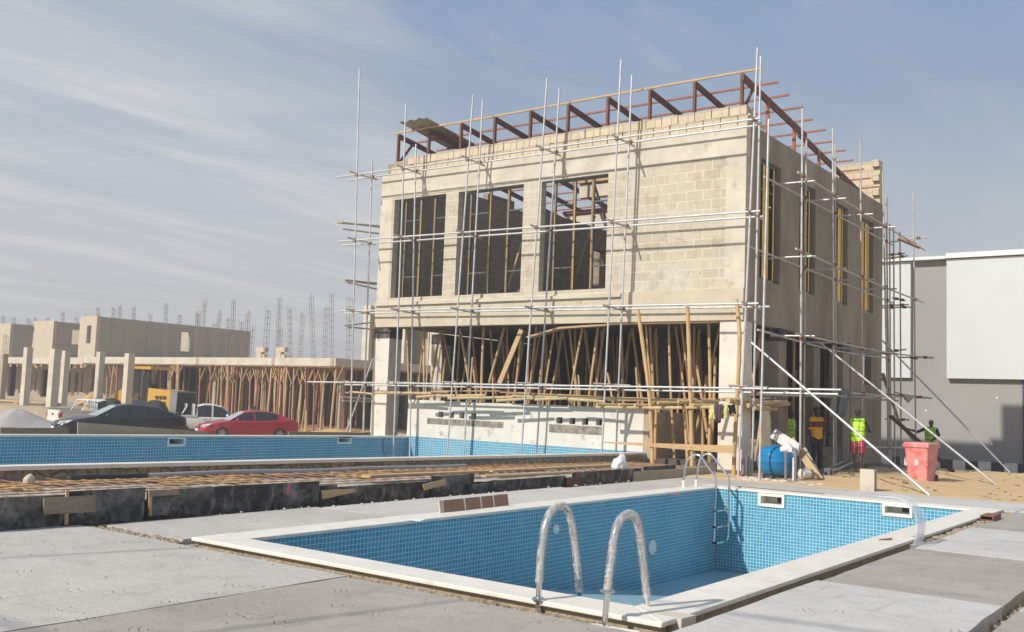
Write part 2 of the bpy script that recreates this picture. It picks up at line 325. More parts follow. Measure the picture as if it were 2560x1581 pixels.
# film-faced formwork ply: black, scuffed with cement, faint printed marks
def ply():
    t = NT('black_film_plywood')
    col = t.mix(t.rng(t.noise(2.1, 9, .75), .48, .64), (.022, .021, .022), (.17, .158, .145))
    col = t.mix(t.rng(t.noise(5, 8, .8, stretch=(1, 1, .5)), .53, .66, 0, .8), col, (.30, .27, .235))
    vo = t.n.new('ShaderNodeTexVoronoi'); vo.feature = 'DISTANCE_TO_EDGE'; vo.inputs['Scale'].default_value = 9; t.L(t.co, vo.inputs['Vector'])
    marks = t.math('MULTIPLY', t.math('LESS_THAN', vo.outputs['Distance'], .05), t.rng(t.noise(1.1, 3), .50, .60, 0, .45))
    col = t.mix(marks, col, (.13, .11, .07))
    return t.done(col, .75, 0, t.bump(t.noise(35, 6, .7), .35, .006))
M['ply'] = ply()
def deckmat(name, a, b):
    t = NT(name)
    # float-trowel swirls: broken rings about scattered centres
    mpn = t.n.new('ShaderNodeMapping'); mpn.inputs['Scale'].default_value = (1.35, 1.0, 1); mpn.inputs['Rotation'].default_value = (0, 0, rad(20)); t.L(t.co, mpn.inputs[0])
    dn = t.n.new('ShaderNodeTexNoise'); dn.inputs['Scale'].default_value = 1.3; t.L(mpn.outputs[0], dn.inputs['Vector'])
    ma = t.n.new('ShaderNodeVectorMath'); ma.operation = 'MULTIPLY_ADD'; t.L(dn.outputs['Color'], ma.inputs[0]); ma.inputs[1].default_value = (.4, .4, 0); t.L(mpn.outputs[0], ma.inputs[2])
    vo = t.n.new('ShaderNodeTexVoronoi'); vo.voronoi_dimensions = '2D'; vo.inputs['Scale'].default_value = 1.5; t.L(ma.outputs[0], vo.inputs['Vector'])
    ph = t.math('SINE', t.math('ADD', t.math('MULTIPLY', vo.outputs['Distance'], 62), t.math('MULTIPLY', t.noise(3, 2), 9)))
    band = t.math('MULTIPLY', t.rng(vo.outputs['Distance'], .04, .12), t.rng(vo.outputs['Distance'], .46, .28))
    brk = t.rng(t.noise(3.6, 4, .6), .42, .60)
    line = t.math('MULTIPLY', t.math('MULTIPLY', t.rng(ph, .55, .98), band), brk)
    dv = t.n.new('ShaderNodeVectorMath'); dv.operation = 'SUBTRACT'; t.L(ma.outputs[0], dv.inputs[0]); t.L(vo.outputs['Position'], dv.inputs[1])
    dt = t.n.new('ShaderNodeVectorMath'); dt.operation = 'DOT_PRODUCT'; t.L(dv.outputs[0], dt.inputs[0]); dt.inputs[1].default_value = (.75, -.66, 0)
    line = t.math('MULTIPLY', line, t.rng(dt.outputs['Value'], .02, .10))
    scr = t.rng(t.noise(7, 7, .75, stretch=(1, .12, 1)), .57, .68)
    scr2 = t.rng(t.noise(9, 6, .75, dist=1.2, stretch=(.15, 1, 1)), .60, .70)
    col = t.mix(t.rng(t.noise(.7, 8, .65), .34, .66), a, b)
    col = t.mix(t.rng(t.noise(2.3, 9, .72), .52, .70, 0, .6), col, tuple(x*.80 for x in b))
    col = t.mix(t.math('MULTIPLY', scr, .45), col, tuple(x*.70 for x in b)); col = t.mix(t.math('MULTIPLY', scr2, .3), col, tuple(min(1, x*1.12) for x in a))
    col = t.mix(t.rng(t.noise(1.1, 7, .7, dist=.5), .60, .74, 0, .5), col, (b[0]*.92, b[1]*.80, b[2]*.62))
    col = t.mix(t.rng(t.noise(1.7, 8, .72, dist=.8), .56, .70, 0, .38), col, (.58, .49, .37))
    col = t.mix(t.rng(t.noise(38, 5, .7), .60, .76, 0, .5), col, tuple(x*.55 for x in b))
    col = t.mix(t.math('MULTIPLY', line, .38), col, tuple(x*.5 for x in b))
    h = t.math('SUBTRACT', t.math('ADD', t.math('MULTIPLY', t.noise(14, 7, .65), .5), t.math('MULTIPLY', t.noise(2, 4), .9)), t.math('MULTIPLY', line, .8))
    return t.done(col, .88, 0, t.bump(h, .6, .03))
M['deck'] = deckmat('trowelled_concrete', (.53, .495, .445), (.445, .41, .36))
M['deckbrown'] = deckmat('trowelled_brown_concrete', (.42, .375, .325), (.335, .295, .255))
M['decklight'] = deckmat('trowelled_pale_concrete', (.58, .555, .515), (.50, .47, .43))
M['mortar'] = mottled('rough_mortar', (.44, .36, .25), (.32, .26, .18), 9, .95, 0, 1, 20, .04, c=(.16, .14, .11))
M['cobble'] = None
def stonewall():
    t = NT('rough_stone_wall')
    vo = t.n.new('ShaderNodeTexVoronoi'); vo.feature = 'DISTANCE_TO_EDGE'; vo.inputs['Scale'].default_value = 5; t.L(t.co, vo.inputs['Vector'])
    f = t.rng(vo.outputs['Distance'], 0, .09)
    col = t.mix(t.rng(t.noise(1.3, 5), .45, .6), (.30, .25, .18), (.40, .28, .13))
    col = t.mix(t.rng(t.noise(5, 6, .7), .5, .7), col, (.14, .12, .09)); col = t.mix(f, (.24, .20, .145), col)
    return t.done(col, .95, 0, t.bump(t.math('ADD', f, t.noise(18, 6)), .9, .04))
M['cobble'] = stonewall()
def clearmat(name, rough, tint=(.95, .97, .98), alpha=None):
    t = NT(name); m_ = t.done(tint, rough, 0, t.bump(t.noise(30, 4), .5, .01), IOR=1.2)
    t.b.inputs['Transmission Weight'].default_value = 1
    return m_
def film():                                     # creased clear plastic wrap: part see-through, part milky
    t = NT('clear_plastic_wrap'); n_ = t.noise(22, 6, .7, stretch=(1, 1, .5))
    t.L(t.rng(n_, .40, .62, .10, .60), t.b.inputs['Alpha'])
    return t.done((.70, .66, .60), .22, 0, t.bump(n_, .8, .015))
M['film'] = film()
def acrylic():
    t = NT('clear_acrylic'); lw = t.n.new('ShaderNodeLayerWeight'); lw.inputs[0].default_value = .35
    t.L(t.rng(lw.outputs['Facing'], .1, .9, .14, .62), t.b.inputs['Alpha'])
    return t.done((.80, .84, .87), .08, 0, t.bump(t.noise(9, 3), .25, .02))
M['acrylic'] = acrylic()
def chrome():
    t = NT('polished_stainless'); return t.done((.75, .74, .71), t.rng(t.noise(12), .3, .7, .08, .3), 1, t.bump(t.noise(20, 3), .1, .003))
M['chrome'] = chrome()
# ------------------------------------------------------------------ ground
def lerp_tab(tab, x):
    if x <= tab[0][0]: return tab[0][1]
    for (a, b), (c, d) in zip(tab, tab[1:]):
        if x <= c: return b+(d-b)*(x-a)/(c-a)
    return tab[-1][1]
LOT = [(0, 0), (25, -.25), (36, -.5), (45, -.7), (52, -.85), (56, -.6), (61, -.38), (75, -.3), (120, -.2)]
from mathutils import noise as mn
def gz(x, y):
    w = min(1, max(0, (-x-15)/8)); w = w*w*(3-2*w)
    d = Vector((x, y, 0)).dot(FW)
    h = lerp_tab(LOT, d)*w
    n_ = mn.fractal(Vector((x*.5, y*.5, 3)), 1, 2, 5)*.07+mn.fractal(Vector((x*2.1, y*2.1, 9)), 1, 2, 4)*.022
    if x > -13 and y > 21.4: h += max(0, n_)*1.6*min(1, (y-21.4)/.8) - .015
    elif x < -24: h += n_*1.3
    else: h += n_*.3-.02
    if x > -16 and y > 33: h -= min(.56, (y-33)*.055)
    if -11 < x < 1 and y < 21.4: h = -.14
    return h
def frange(a, b, s):
    o = []; x = a
    while x < b-1e-6: o.append(round(x, 4)); x += s
    return o
xs = sorted(set([-3000, -800, -300, -160, -120]+frange(-100, -34, 2)+frange(-34, 6, .4)+[8, 12, 20, 40, 90, 300, 1000, 3000]+[-22.6, -21.9, -13.0, -9.0, -3.6]))
ys = sorted(set([-400, -60, -20, -8]+frange(-4, 44, .4)+frange(44, 100, 2)+[110, 140, 200, 400, 1200, 4000]+[6.8, 19.2, 23.8]))
xs = [x for i, x in enumerate(xs)]; ys = list(ys)
g = MB(); idx = {}
for j, y in enumerate(ys):
    for i, x in enumerate(xs):
        idx[i, j] = len(g.v); g.v.append((x, y, gz(x, y) if abs(x) < 200 and y < 150 else -.2))
for j in range(len(ys)-1):
    for i in range(len(xs)-1):
        cx_ = (xs[i]+xs[i+1])/2; cy_ = (ys[j]+ys[j+1])/2
        if -21.9 < cx_ < -13.0 and -4 < cy_ < 23.8: continue
        if -9.0 < cx_ < -3.6 and 6.8 < cy_ < 19.2: continue
        g.f.append((idx[i, j], idx[i+1, j], idx[i+1, j+1], idx[i, j+1]))
struct('ground', g, M['sand'], 60)
# ------------------------------------------------------------------ generic wall with openings
def wall(axis, p0, p1, u0, u1, z0, z1, holes=(), mb=None):
    """axis 'y': plane spans x=u, thickness p0..p1 in y; axis 'x': spans y=u. holes: (u0,u1,z0,z1)"""
    mb = mb or MB()
    us = sorted(set([u0, u1]+[h[k] for h in holes for k in (0, 1) if u0 < h[k] < u1]))
    zs = sorted(set([z0, z1]+[h[k] for h in holes for k in (2, 3) if z0 < h[k] < z1]))
    solid = lambda i, j: 0 <= i < len(us)-1 and 0 <= j < len(zs)-1 and not any(h[0] < (us[i]+us[i+1])/2 < h[1] and h[2] < (zs[j]+zs[j+1])/2 < h[3] for h in holes)
    def pt(u, p, z): return (u, p, z) if axis == 'y' else (p, u, z)
    vi = {}
    def V(u, p, z):
        k_ = (u, p, z)
        if k_ not in vi: vi[k_] = len(mb.v); mb.v.append(pt(u, p, z))
        return vi[k_]
    for i in range(len(us)-1):
        for j in range(len(zs)-1):
            if not solid(i, j): continue
            a, b, c, d = us[i], us[i+1], zs[j], zs[j+1]
            mb.f.append((V(a, p0, c), V(b, p0, c), V(b, p0, d), V(a, p0, d)))
            mb.f.append((V(b, p1, c), V(a, p1, c), V(a, p1, d), V(b, p1, d)))
            if not solid(i-1, j): mb.f.append((V(a, p1, c), V(a, p0, c), V(a, p0, d), V(a, p1, d)))
            if not solid(i+1, j): mb.f.append((V(b, p0, c), V(b, p1, c), V(b, p1, d), V(b, p0, d)))
            if not solid(i, j-1): mb.f.append((V(a, p0, c), V(a, p1, c), V(b, p1, c), V(b, p0, c)))
            if not solid(i, j+1): mb.f.append((V(a, p0, d), V(b, p0, d), V(b, p1, d), V(a, p1, d)))
    return mb
# ------------------------------------------------------------------ deck slabs
def slab(name, poly, mat, z1=0., z0=-.15, jit=.012, step=.35):
    pts = []
    for i in range(len(poly)):
        a = Vector(poly[i]); b = Vector(poly[(i+1) % len(poly)]); n_ = max(1, int((b-a).length/step))
        for k_ in range(n_):
            p = a.lerp(b, k_/n_)
            if k_: p += Vector((random.uniform(-jit, jit), random.uniform(-jit, jit)))
            pts.append((p.x, p.y))
    struct('pavement', MB().prism(pts, z0, z1), mat)
def R4(x0, x1, y0, y1): return [(x0, y0), (x1, y0), (x1, y1), (x0, y1)]
slab('a', R4(-10.86, -6.47, -3, 6.37), M['deck'])
slab('b', R4(-6.455, -3.42, -3, 6.34), M['deckbrown'], -.003)
slab('c', R4(-10.72, -9.2, 6.60, 9.88), M['deck'], -.004)
slab('d', R4(-10.6, -9.19, 9.9, 15.98), M['decklight'], .002)
slab('e', R4(-10.5, -9.19, 16.0, 19.38), M['deck'], -.006)
slab('f', R4(-3.33, -1.72, 5.4, 9.52), M['decklight'], .006)
slab('f2', R4(-3.33, -1.72, 1.8, 5.37), M['deck'], 0)
slab('g', R4(-3.31, -1.72, 9.55, 12.80), M['deckbrown'], .0)
slab('h', R4(-3.28, -1.72, 12.83, 15.97), M['decklight'], .006)
slab('i', R4(-3.3, -1.72, 16.0, 19.36), M['deckbrown'], -.004)
slab('j', R4(-10.5, -6.62, 19.42, 21.45), M['deck'], -.006)
slab('k', R4(-6.6, -3.3, 19.42, 21.5), M['decklight'], -.002)
slab('l', R4(-3.27, 1.5, 19.42, 21.62), M['decklight'], .003)
slab('m', R4(-1.58, 2.5, 2, 9.4), M['deckbrown'], .0)
slab('n', R4(-1.58, 2.5, 9.45, 19.36), M['deck'], .0)
slab('o', R4(-3.39, -1.72, -3, 1.77), M['deckbrown'], 0)
slab('p', R4(-1.58, 2.5, -3, 1.96), M['deck'], 0)
# rough mortar bedding in the gaps beside the coping and between slabs
def rubble_strip(x0, x1, y0, y1, z, n, rmin=.015, rmax=.05, mb=None):
    mb = mb or MB()
    for _ in range(n):
        c = (random.uniform(x0, x1), random.uniform(y0, y1), z); r = random.uniform(rmin, rmax)
        mb.ell((c[0], c[1], c[2]), (r*random.uniform(.8, 1.6), r*random.uniform(.8, 1.6), r*.7), 6, 4)
    return mb
gap = MB().box((-9.1, 6.42, -.16), (-3.4, 6.72, -.075), 0).box((-3.58, 6.5, -.30), (-3.3, 19.4, -.2)).box((-9.22, 6.5, -.16), (-9.06, 19.42, -.06))
gap.box((-10.8, 6.39, -.1), (-9.15, 6.58, -.022), .01)
rubble_strip(-9.1, -3.5, 6.40, 6.62, -.07, 420, .012, .04, gap); rubble_strip(-10.7, -9.2, 6.40, 6.58, -.02, 150, .01, .03, gap)
rubble_strip(-3.42, -3.3, 6.6, 19.3, -.12, 260, .015, .05, gap); rubble_strip(-3.42, -3.24, 13.8, 19.3, -.02, 300, .012, .04, gap)
rubble_strip(-1.72, -1.58, 2, 19, -.09, 160, .015, .04, gap)
struct('mortar_bedding', gap, M['mortar'])
# ------------------------------------------------------------------ near swimming pool
def tri_bl(mb, pts): mb.add(pts, [tuple(range(len(pts)))])
P2 = thing('swimming_pool', 'empty rectangular swimming pool of bright blue mosaic tiles with cream coping, in the foreground', 'swimming pool', (-6.2, 13, 0))
def child(name, mb, mat, par, smooth=None, label=None):     # world coordinates under a placed parent
    o = obj(name, mb, mat, par, smooth, label)
    bpy.context.view_layer.update(); o.matrix_parent_inverse = par.matrix_world.inverted(); return o
ix0, ix1, iy0, iy1 = -8.67, -3.9, 7.02, 18.85
FL = [(7.02, -.98), (11.2, -1.02), (15.5, -1.60), (18.85, -1.62)]
w_ = MB()
def sk(px): p = [on_y(*q, 18.85) for q in px]; return (min(v.x for v in p), max(v.x for v in p), min(v.z for v in p), max(v.z for v in p))
sk1 = sk(((1897, 1234), (1962, 1238), (1960, 1268), (1897, 1265))); sk2 = sk(((2209, 1260), (2282, 1264), (2280, 1294), (2206, 1289)))
def shrink(s_, d): return (s_[0]+d, s_[1]-d, s_[2]+d, s_[3]-d)
wall('y', iy1, iy1+.2, ix0, ix1+.2, -1.8, -.01, [shrink(sk1, .05), shrink(sk2, .05)], w_)
w_.box((ix0-.2, iy0-.2, -1.8), (ix0, iy1+.2, -.01)); w_.box((ix1, iy0-.2, -1.8), (ix1+.2, iy1, -.01)); w_.box((ix0, iy0-.2, -1.8), (ix1, iy0, -.01))
child('basin', w_, M['tilepool'], P2)
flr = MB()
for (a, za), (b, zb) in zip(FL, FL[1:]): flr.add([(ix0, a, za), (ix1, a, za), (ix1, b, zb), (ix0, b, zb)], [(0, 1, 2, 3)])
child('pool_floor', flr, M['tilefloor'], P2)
pdb = MB()
for _ in range(60):
    y = random.uniform(8, 18.5); x = random.uniform(-8.5, -4.2); z = -1.0 if y < 11.2 else (-1.02-(y-11.2)*.135 if y < 15.5 else -1.61); r = random.uniform(.008, .03); pdb.ell((x, y, z+r*.3), (r*1.5, r, r*.5), 6, 4)
o = obj('grit', pdb, M['mortar']); o['kind'] = 'stuff'; o['label'] = 'mortar grit lying on the near pool floor'; o['category'] = 'grit'
ox0, ox1, oy0, oy1 = -9.11, -3.47, 6.64, 19.38
cz0, cz1 = -.012, .028
cp = MB()
cp.prism([(ox0, oy0), (ox1, oy0), (ix1-.02, iy0+.02), (ix0+.02, iy0+.02)], cz0, cz1)
cp.prism([(ox1, oy0), (ox1, oy1), (ix1-.02, iy1-.02), (ix1-.02, iy0+.02)], cz0, cz1)
cp.prism([(ox1, oy1), (ox0, oy1), (ix0+.02, iy1-.02), (ix1-.02, iy1-.02)], cz0, cz1)
cp.prism([(ox0, oy1), (ox0, oy0), (ix0+.02, iy0+.02), (ix0+.02, iy1-.02)], cz0, cz1)
cpo = child('coping', cp, M['coping'], P2); bake(cpo, [('BEVEL', dict(width=.008, segments=2))])
cut = MB().box((ox0+.05, oy0+.06, -.3), (ox1-.05, oy0+.17, -.02)).box((ox1-.13, oy0+.2, -.3), (ox1-.04, oy1-.05, -.02)); child('shell_edge', cut, M['mortar'], P2)
def skimmer(par, rect, axis, p, sgn, mat, dark, deep=.35):
    x0, x1, z0, z1 = rect; f = MB(); t = .05
    def bx(u0, u1, w0, w1, a, b, mb):
        lo, hi = min(a, b), max(a, b)
        mb.box((u0, lo, w0), (u1, hi, w1)) if axis == 'y' else mb.box((lo, u0, w0), (hi, u1, w1))
    fr, bk = p-sgn*.03, p+sgn*.003
    bx(x0, x1, z1-t, z1, fr, bk, f); bx(x0, x1, z0, z0+t, fr, bk, f); bx(x0, x0+t, z0+t, z1-t, fr, bk, f); bx(x1-t, x1, z0+t, z1-t, fr, bk, f)
    fo = child('skimmer_frame', f, mat, par)
    r = MB(); q = p+sgn*deep; e = .004
    bx(x0+t-e, x1-t+e, z1-t-e, z1-t+.01, p, q, r); bx(x0+t-e, x1-t+e, z0+t-.01, z0+t+e, p, q, r)
    bx(x0+t-.01, x0+t-e+.006, z0+t, z1-t, p, q, r); bx(x1-t+e-.006, x1-t+.01, z0+t, z1-t, p, q, r); bx(x0+t, x1-t, z0+t, z1-t, q, q+sgn*.01, r)
    ro = child('skimmer_recess', r, mat, par)
    h = MB(); mx = x0+(x1-x0)*.62
    bx(mx-.06, mx+.12, z0+t+.02, z1-t-.02, q-sgn*.012, q-sgn*.004, h); child('skimmer_throat', h, dark, par)
M['cream'] = plastic('cream_plastic', (.82, .78, .70), .45)
skimmer(P2, sk1, 'y', 18.85, 1, M['cream'], M['darkmetal'], .3); skimmer(P2, sk2, 'y', 18.85, 1, M['cream'], M['darkmetal'], .3)
for (px, py, r) in ((1388, 1323, .075), (1629, 1369, .135)):
    c = on_x(px, py, ix0)
    child('pool_light', MB().lathe([(r, 0), (r, .02), (r*.93, .03), (r*.85, .022), (r*.5, .03), (.01, .033)], (ix0+.001, c.y, c.z), 28, 'x'), M['white'], P2, 40, 'round white lamp cover on the blue wall' if r > .1 else 'small round white inlet cap on the blue wall')
# ladder at the far corner
RL = [((1709, 1222), (1710, 1190), (1716, 1158), (1726, 1142), (1740, 1137), (1753, 1143), (1770, 1168), (1786, 1190), (1790, 1206), (1788, 1260), (1785, 1345), (1780, 1362), (1762, 1374)),
      ((1741, 1216), (1743, 1185), (1748, 1156), (1756, 1140), (1768, 1135), (1782, 1141), (1800, 1166), (1818, 1188), (1823, 1204), (1822, 1258), (1820, 1338), (1813, 1354), (1794, 1367))]
lad = thing('pool_ladder', 'shiny stainless steel pool ladder with three steps in the far corner of the near pool', 'pool ladder', (-9, 18.3, 0))
def smooth_path(pts, n=4):
    pts = [Vector(p) for p in pts]; o = []
    for i in range(len(pts)-1):
        p0 = pts[max(i-1, 0)]; p1 = pts[i]; p2 = pts[i+1]; p3 = pts[min(i+2, len(pts)-1)]
        for k_ in range(n):
            t = k_/n; o.append(.5*((2*p1)+(p2-p0)*t+(2*p0-5*p1+4*p2-p3)*t*t+(3*p1-p0-3*p2+p3)*t**3))
    return o+[pts[-1]]
LY = (18.12, 18.62); rails = []
for path, Y in zip(RL, LY):
    pts = smooth_path([on_y(*q, Y) for q in path]); rails.append(pts)
    ho = child('handrail', MB().tube(pts, .021, 10), M['chrome'], lad, 50)
    b_ = on_y(*path[0], Y); child('sleeve', MB().lathe([(.032, -.02), (.032, .12), (.045, .125), (.045, .15), (.03, .155)], (b_.x, Y, 0), 14), M['cream'], lad, 40)
for y in (1277, 1317, 1357):
    a = on_y(1788, y+1, LY[0]); b = on_y(1821, y-5, LY[1]); b.z = a.z; b.x = a.x
    st = child('step', MB().box((a.x-.04, LY[0]-.01, a.z-.015), (a.x+.04, LY[1]+.01, a.z+.012)), M['chrome'], lad)
    child('step_cap', MB().box((a.x-.045, LY[0]-.035, a.z-.022), (a.x+.045, LY[0]-.012, a.z+.018)).box((a.x-.045, LY[1]+.012, a.z-.022), (a.x+.045, LY[1]+.035, a.z+.018)), M['black'], lad)
# near ladder hand rails, wrapped in clear plastic
def z3(px, py): return (1250+px*.31816, 1100+py*.31816)
FR = [(-4.58, [(302, 1290), (312, 1060), (330, 850), (352, 700), (378, 610), (415, 550), (465, 520), (512, 530), (548, 590), (572, 690), (592, 850), (612, 1020), (628, 1270)]),
      (-3.84, [(826, 1430), (842, 1230), (862, 1040), (884, 860), (908, 720), (945, 630), (1000, 588), (1050, 596), (1082, 655), (1102, 760), (1122, 930), (1142, 1120), (1158, 1300)])]
rl = thing('pool_handrails', 'two arched steel hand rails wrapped in torn clear plastic on the near pool edge', 'handrail', (-4.2, 6.7, 0))
for n_, (X, path) in enumerate(FR):
    pts = [on_x(*z3(*q), X) for q in path]
    a = pts[0].copy(); a.z = -.12; end = pts[-1].copy(); end.z = -.75
    full = smooth_path([a]+pts+[pts[-1].lerp(end, .5), end])
    ro = child('handrail', MB().tube(full, .0235, 14), M['chrome'], rl, 60)
    wp = full[7:-9] if n_ == 0 else full[9:-9]
    fine = []
    for p, q in zip(wp, wp[1:]): fine += [p.lerp(q, t/6) for t in range(6)]
    rs = [.0335+.007*mn.noise(Vector((i*.35, n_*7, 0)))+.003*mn.noise(Vector((i*1.3, n_*7, 5))) for i in range(len(fine))]
    wrap = MB().tube(fine, rs, 16, False)
    wrap.v = [tuple(Vector(v)+Vector((mn.noise(Vector(v)*60), mn.noise(Vector(v)*60+Vector((9, 0, 0))), mn.noise(Vector(v)*60+Vector((0, 9, 0)))))*.006) for v in wrap.v]
    child('plastic_wrap', wrap, M['film'], ro, 70)
    if n_ == 0: fl = (X, full[4].y-.002, .029)
    else:
        f_ = on_x(*z3(845, 1195), X); fl = (X, f_.y, f_.z)
    child('flange', MB().lathe([(.055, 0), (.056, .008), (.045, .018), (.026, .024)], fl, 20), M['chrome'], ro, 40)
    # bunched end of the wrap
    bz = fl[2]+(.17 if n_ == 0 else .0); by = fl[1]+.004
    bb = MB()
    for q in range(3): bb.lathe([(.024, 0), (.036-.004*q, .008), (.03, .018), (.022, .026)], (X, by, bz+.016*q), 18)
    bb.v = [tuple(Vector(v)+Vector((1, 1, .4))*mn.noise(Vector(v)*45)*.008) for v in bb.v]
    child('wrap_end', bb, M['film'], ro, 60)
# clear curved water spout on the right pool edge
SP = [(2284, 1366), (2292, 1338), (2294, 1308), (2286, 1282), (2270, 1262), (2250, 1249), (2225, 1243), (2195, 1243)]
base = [on_y(*q, 13.05) for q in SP]; path = smooth_path(base, 3)
spo = thing('water_spout', 'clear bent acrylic waterfall spout standing at the right edge of the near pool', 'water spout', (-3.3, 13.2, 0))
sh = MB(); n_ = len(path)
for i, p in enumerate(path):
    t = i/(n_-1); w2 = .40-.05*math.sin(t*math.pi)
    for dy, dz in ((0, 0), (w2*.5, .0), (w2, 0)): sh.v.append((p.x, p.y+dy, p.z+dz))
for i in range(n_-1):
    for k_ in range(2): a = i*3+k_; sh.f.append((a, a+1, a+4, a+3))
so_ = child('spout_blade', sh, M['acrylic'], spo, 80); bake(so_, [('SOLIDIFY', dict(thickness=.012))]); 
for s_ in (0, 1):
    child('spout_rib', MB().tube([Vector((p.x, p.y+s_*(.40-.05*math.sin(i/(n_-1)*math.pi)), p.z)) for i, p in enumerate(path)], .009, 8), M['acrylic'], spo, 60)
child('spout_foot', MB().box((-3.40, 13.03, -.08), (-3.18, 13.48, .012)), M['acrylic'], spo)
# small things round the near pool
def at0(px, py, z=0.): return on_z(px, py, z)
b0 = at0(1112, 1287); b1 = at0(1272, 1268)
wb = MB(); 
bd = thing('facing_board', 'red-brown ply offcut with pale glue stripes stood on edge on the far pool coping', 'board', (b0.x, b0.y, .03))
hh = .16; lean = -.05
def bq(t0, t1, off, th, z0=.032): 
    p = b0.lerp(b1, t0); q = b0.lerp(b1, t1)
    return [(p.x+off, p.y, z0), (q.x+off, q.y, z0), (q.x+off+lean, q.y+.02, z0+hh), (p.x+off+lean, p.y+.02, z0+hh)]
child('panel', MB().hull_plate(bq(0, 1, 0, 0), -.012), plastic('brown_veneer', (.36, .17, .085), .6), bd)
gs = MB()
for t in (.29, .54, .745): gs.hull_plate(bq(t, t+.018, .003, 0), .003)
child('glue_stripe', gs, M['cream'], bd); child('pale_edge', MB().hull_plate(bq(-.055, -.004, -.01, 0), -.02), mottled('pale_ply_edge', (.62, .53, .40), (.54, .45, .33), 8, .8), bd)
def chunk(mb, c, r, seed=0):
    o = len(mb.v); mb.ell(c, r, 10, 7)
    for i in range(o, len(mb.v)):
        v = Vector(mb.v[i]); d = mn.noise(v*9+Vector((seed, 0, 0)))*.35+mn.noise(v*25)*.1
        mb.v[i] = tuple(Vector(c)+(v-Vector(c))*(1+d))
    return mb
cc = at0(1668, 1545)
tag(obj('concrete_lump', MB().hull_plate([(cc.x-.1, cc.y-.05, .03), (cc.x+.16, cc.y-.08, .03), (cc.x+.18, cc.y+.12, .03), (cc.x-.08, cc.y+.12, .03)], -.1), M['mortar']), 'broken pale concrete lump in the gap at the near pool corner', 'lump')
bpy.data.objects['concrete_lump'].data.materials[0] = M['paleconc']
tag(obj('concrete_offcut', MB().box((-3.95, 6.40, -.09), (-3.56, 6.5, -.03), .01), M['coping']), 'cream stone offcut packed under the coping by the near corner', 'offcut')
hb = at0(2478, 1298)
hol = MB().box((hb.x-.1, hb.y-.35, .0), (hb.x-.085, hb.y+.25, .075)).box((hb.x+.085, hb.y-.35, .0), (hb.x+.1, hb.y+.25, .075)).box((hb.x-.085, hb.y-.35, .062), (hb.x+.085, hb.y+.25, .075)).box((hb.x-.085, hb.y-.35, 0), (hb.x+.085, hb.y+.25, .012))
tag(obj('steel_channel', hol, M['rust']), 'short rusty hollow steel section lying by the far right pool corner', 'steel section')
sp = at0(1975, 1233); sq = at0(2060, 1240)
tag(obj('timber_strip', MB().bar((sp.x-1.2, sp.y+.1, .02), (sq.x, sq.y, .02), .05, .035), M['roofwood']), 'thin red-brown timber strip lying on the deck behind the pool', 'timber strip')
for q0, q1, lb in (((2195, 1351), (2226, 1351), 'curled brown shaving on the right coping near the spout'), ((1668, 1237), (1696, 1240), 'dark dry leaf on the far left coping'), ((1012, 1300), (1048, 1305), 'white paper scrap on the left coping near the brown board')):
    a = at0(*q0, .03); b = at0(*q1, .03)
    tag(obj('litter_scrap', MB().hull_plate([(a.x, a.y, .034), (b.x, b.y, .034), (b.x, b.y+.12, .05), (a.x, a.y+.05, .036)], .003), M['white'] if 'white' in lb else M['rust']), lb, 'litter')
# upright hollow block
ub = on_z(2167, 1226)
q = thing('concrete_block', 'pale hollow concrete block standing upright on the sand behind the pool deck', 'concrete block', (ub.x, ub.y+.1, 0), rad(4))
obj('block_face', MB().box((-.15, -.115, -.03), (.15, -.09, .44), .004).box((-.15, .09, -.03), (.15, .115, .44)), M['paleconc'], q)
obj('block_web', MB().box((-.15, -.09, -.03), (.12, .09, .01)).box((-.15, -.09, .19), (.12, .09, .225)).box((-.15, -.09, .405), (.15, .09, .44)), M['sunconc'], q)
# ------------------------------------------------------------------ far swimming pool
P1 = thing('swimming_pool', 'long empty pool of paler blue tiles with cream rim, raised behind the black formwork', 'swimming pool', (-17, 15, .4))
def z1f(y): return .51-(y-6.5)*.0085          # far rim / near rim levels
def z1n(y): return .515-(y-6.5)*.0088
fx, nx, ey, sy = -21.7, -13.25, 23.78, -3.5
b_ = MB()
s3 = [on_x(*q, fx) for q in ((418, 1093), (462, 1116))]; s4 = [on_x(*q, fx) for q in ((843, 1092), (876, 1110))]
r3 = (s3[0].y, s3[1].y, s3[1].z, s3[0].z); r4 = (s4[0].y, s4[1].y, s4[1].z, s4[0].z)
wall('x', fx-.2, fx, sy, ey, -1.4, .36, [shrink(r3, .05), shrink(r4, .05)], b_)
b_.box((nx, sy, -1.4), (nx+.22, ey, .34)); b_.box((fx, ey, -1.4), (nx+.22, ey+.02, .372)); b_.box((fx, sy-.2, -1.4), (nx+.22, sy, .36))
b_.box((fx, sy, -1.5), (nx, ey, -1.4)); child('basin', b_, M['tilepool2'], P1)
rm = MB()
def rim(x0, x1, zf, y0, y1, th, n=14):
    o = len(rm.v)
    for i in range(n+1):
        y = y0+(y1-y0)*i/n; z = zf(y)
        for x, dz in ((x0, -th), (x1, -th), (x1, 0), (x0, 0)): rm.v.append((x, y, z+dz))
    for i in range(n):
        for k_ in range(4): a = o+i*4+k_; b = o+i*4+(k_+1) % 4; rm.f.append((a, b, b+4, a+4))
    rm.f.append((o, o+1, o+2, o+3)); e_ = o+n*4; rm.f.append((e_+3, e_+2, e_+1, e_))
rim(fx-.35, fx+.03, z1f, sy, 23.76, .05); rim(nx-.03, nx+.26, z1n, sy, 23.6, .055)
child('coping', rm, M['coping'], P1)
st = MB(); st2 = MB()
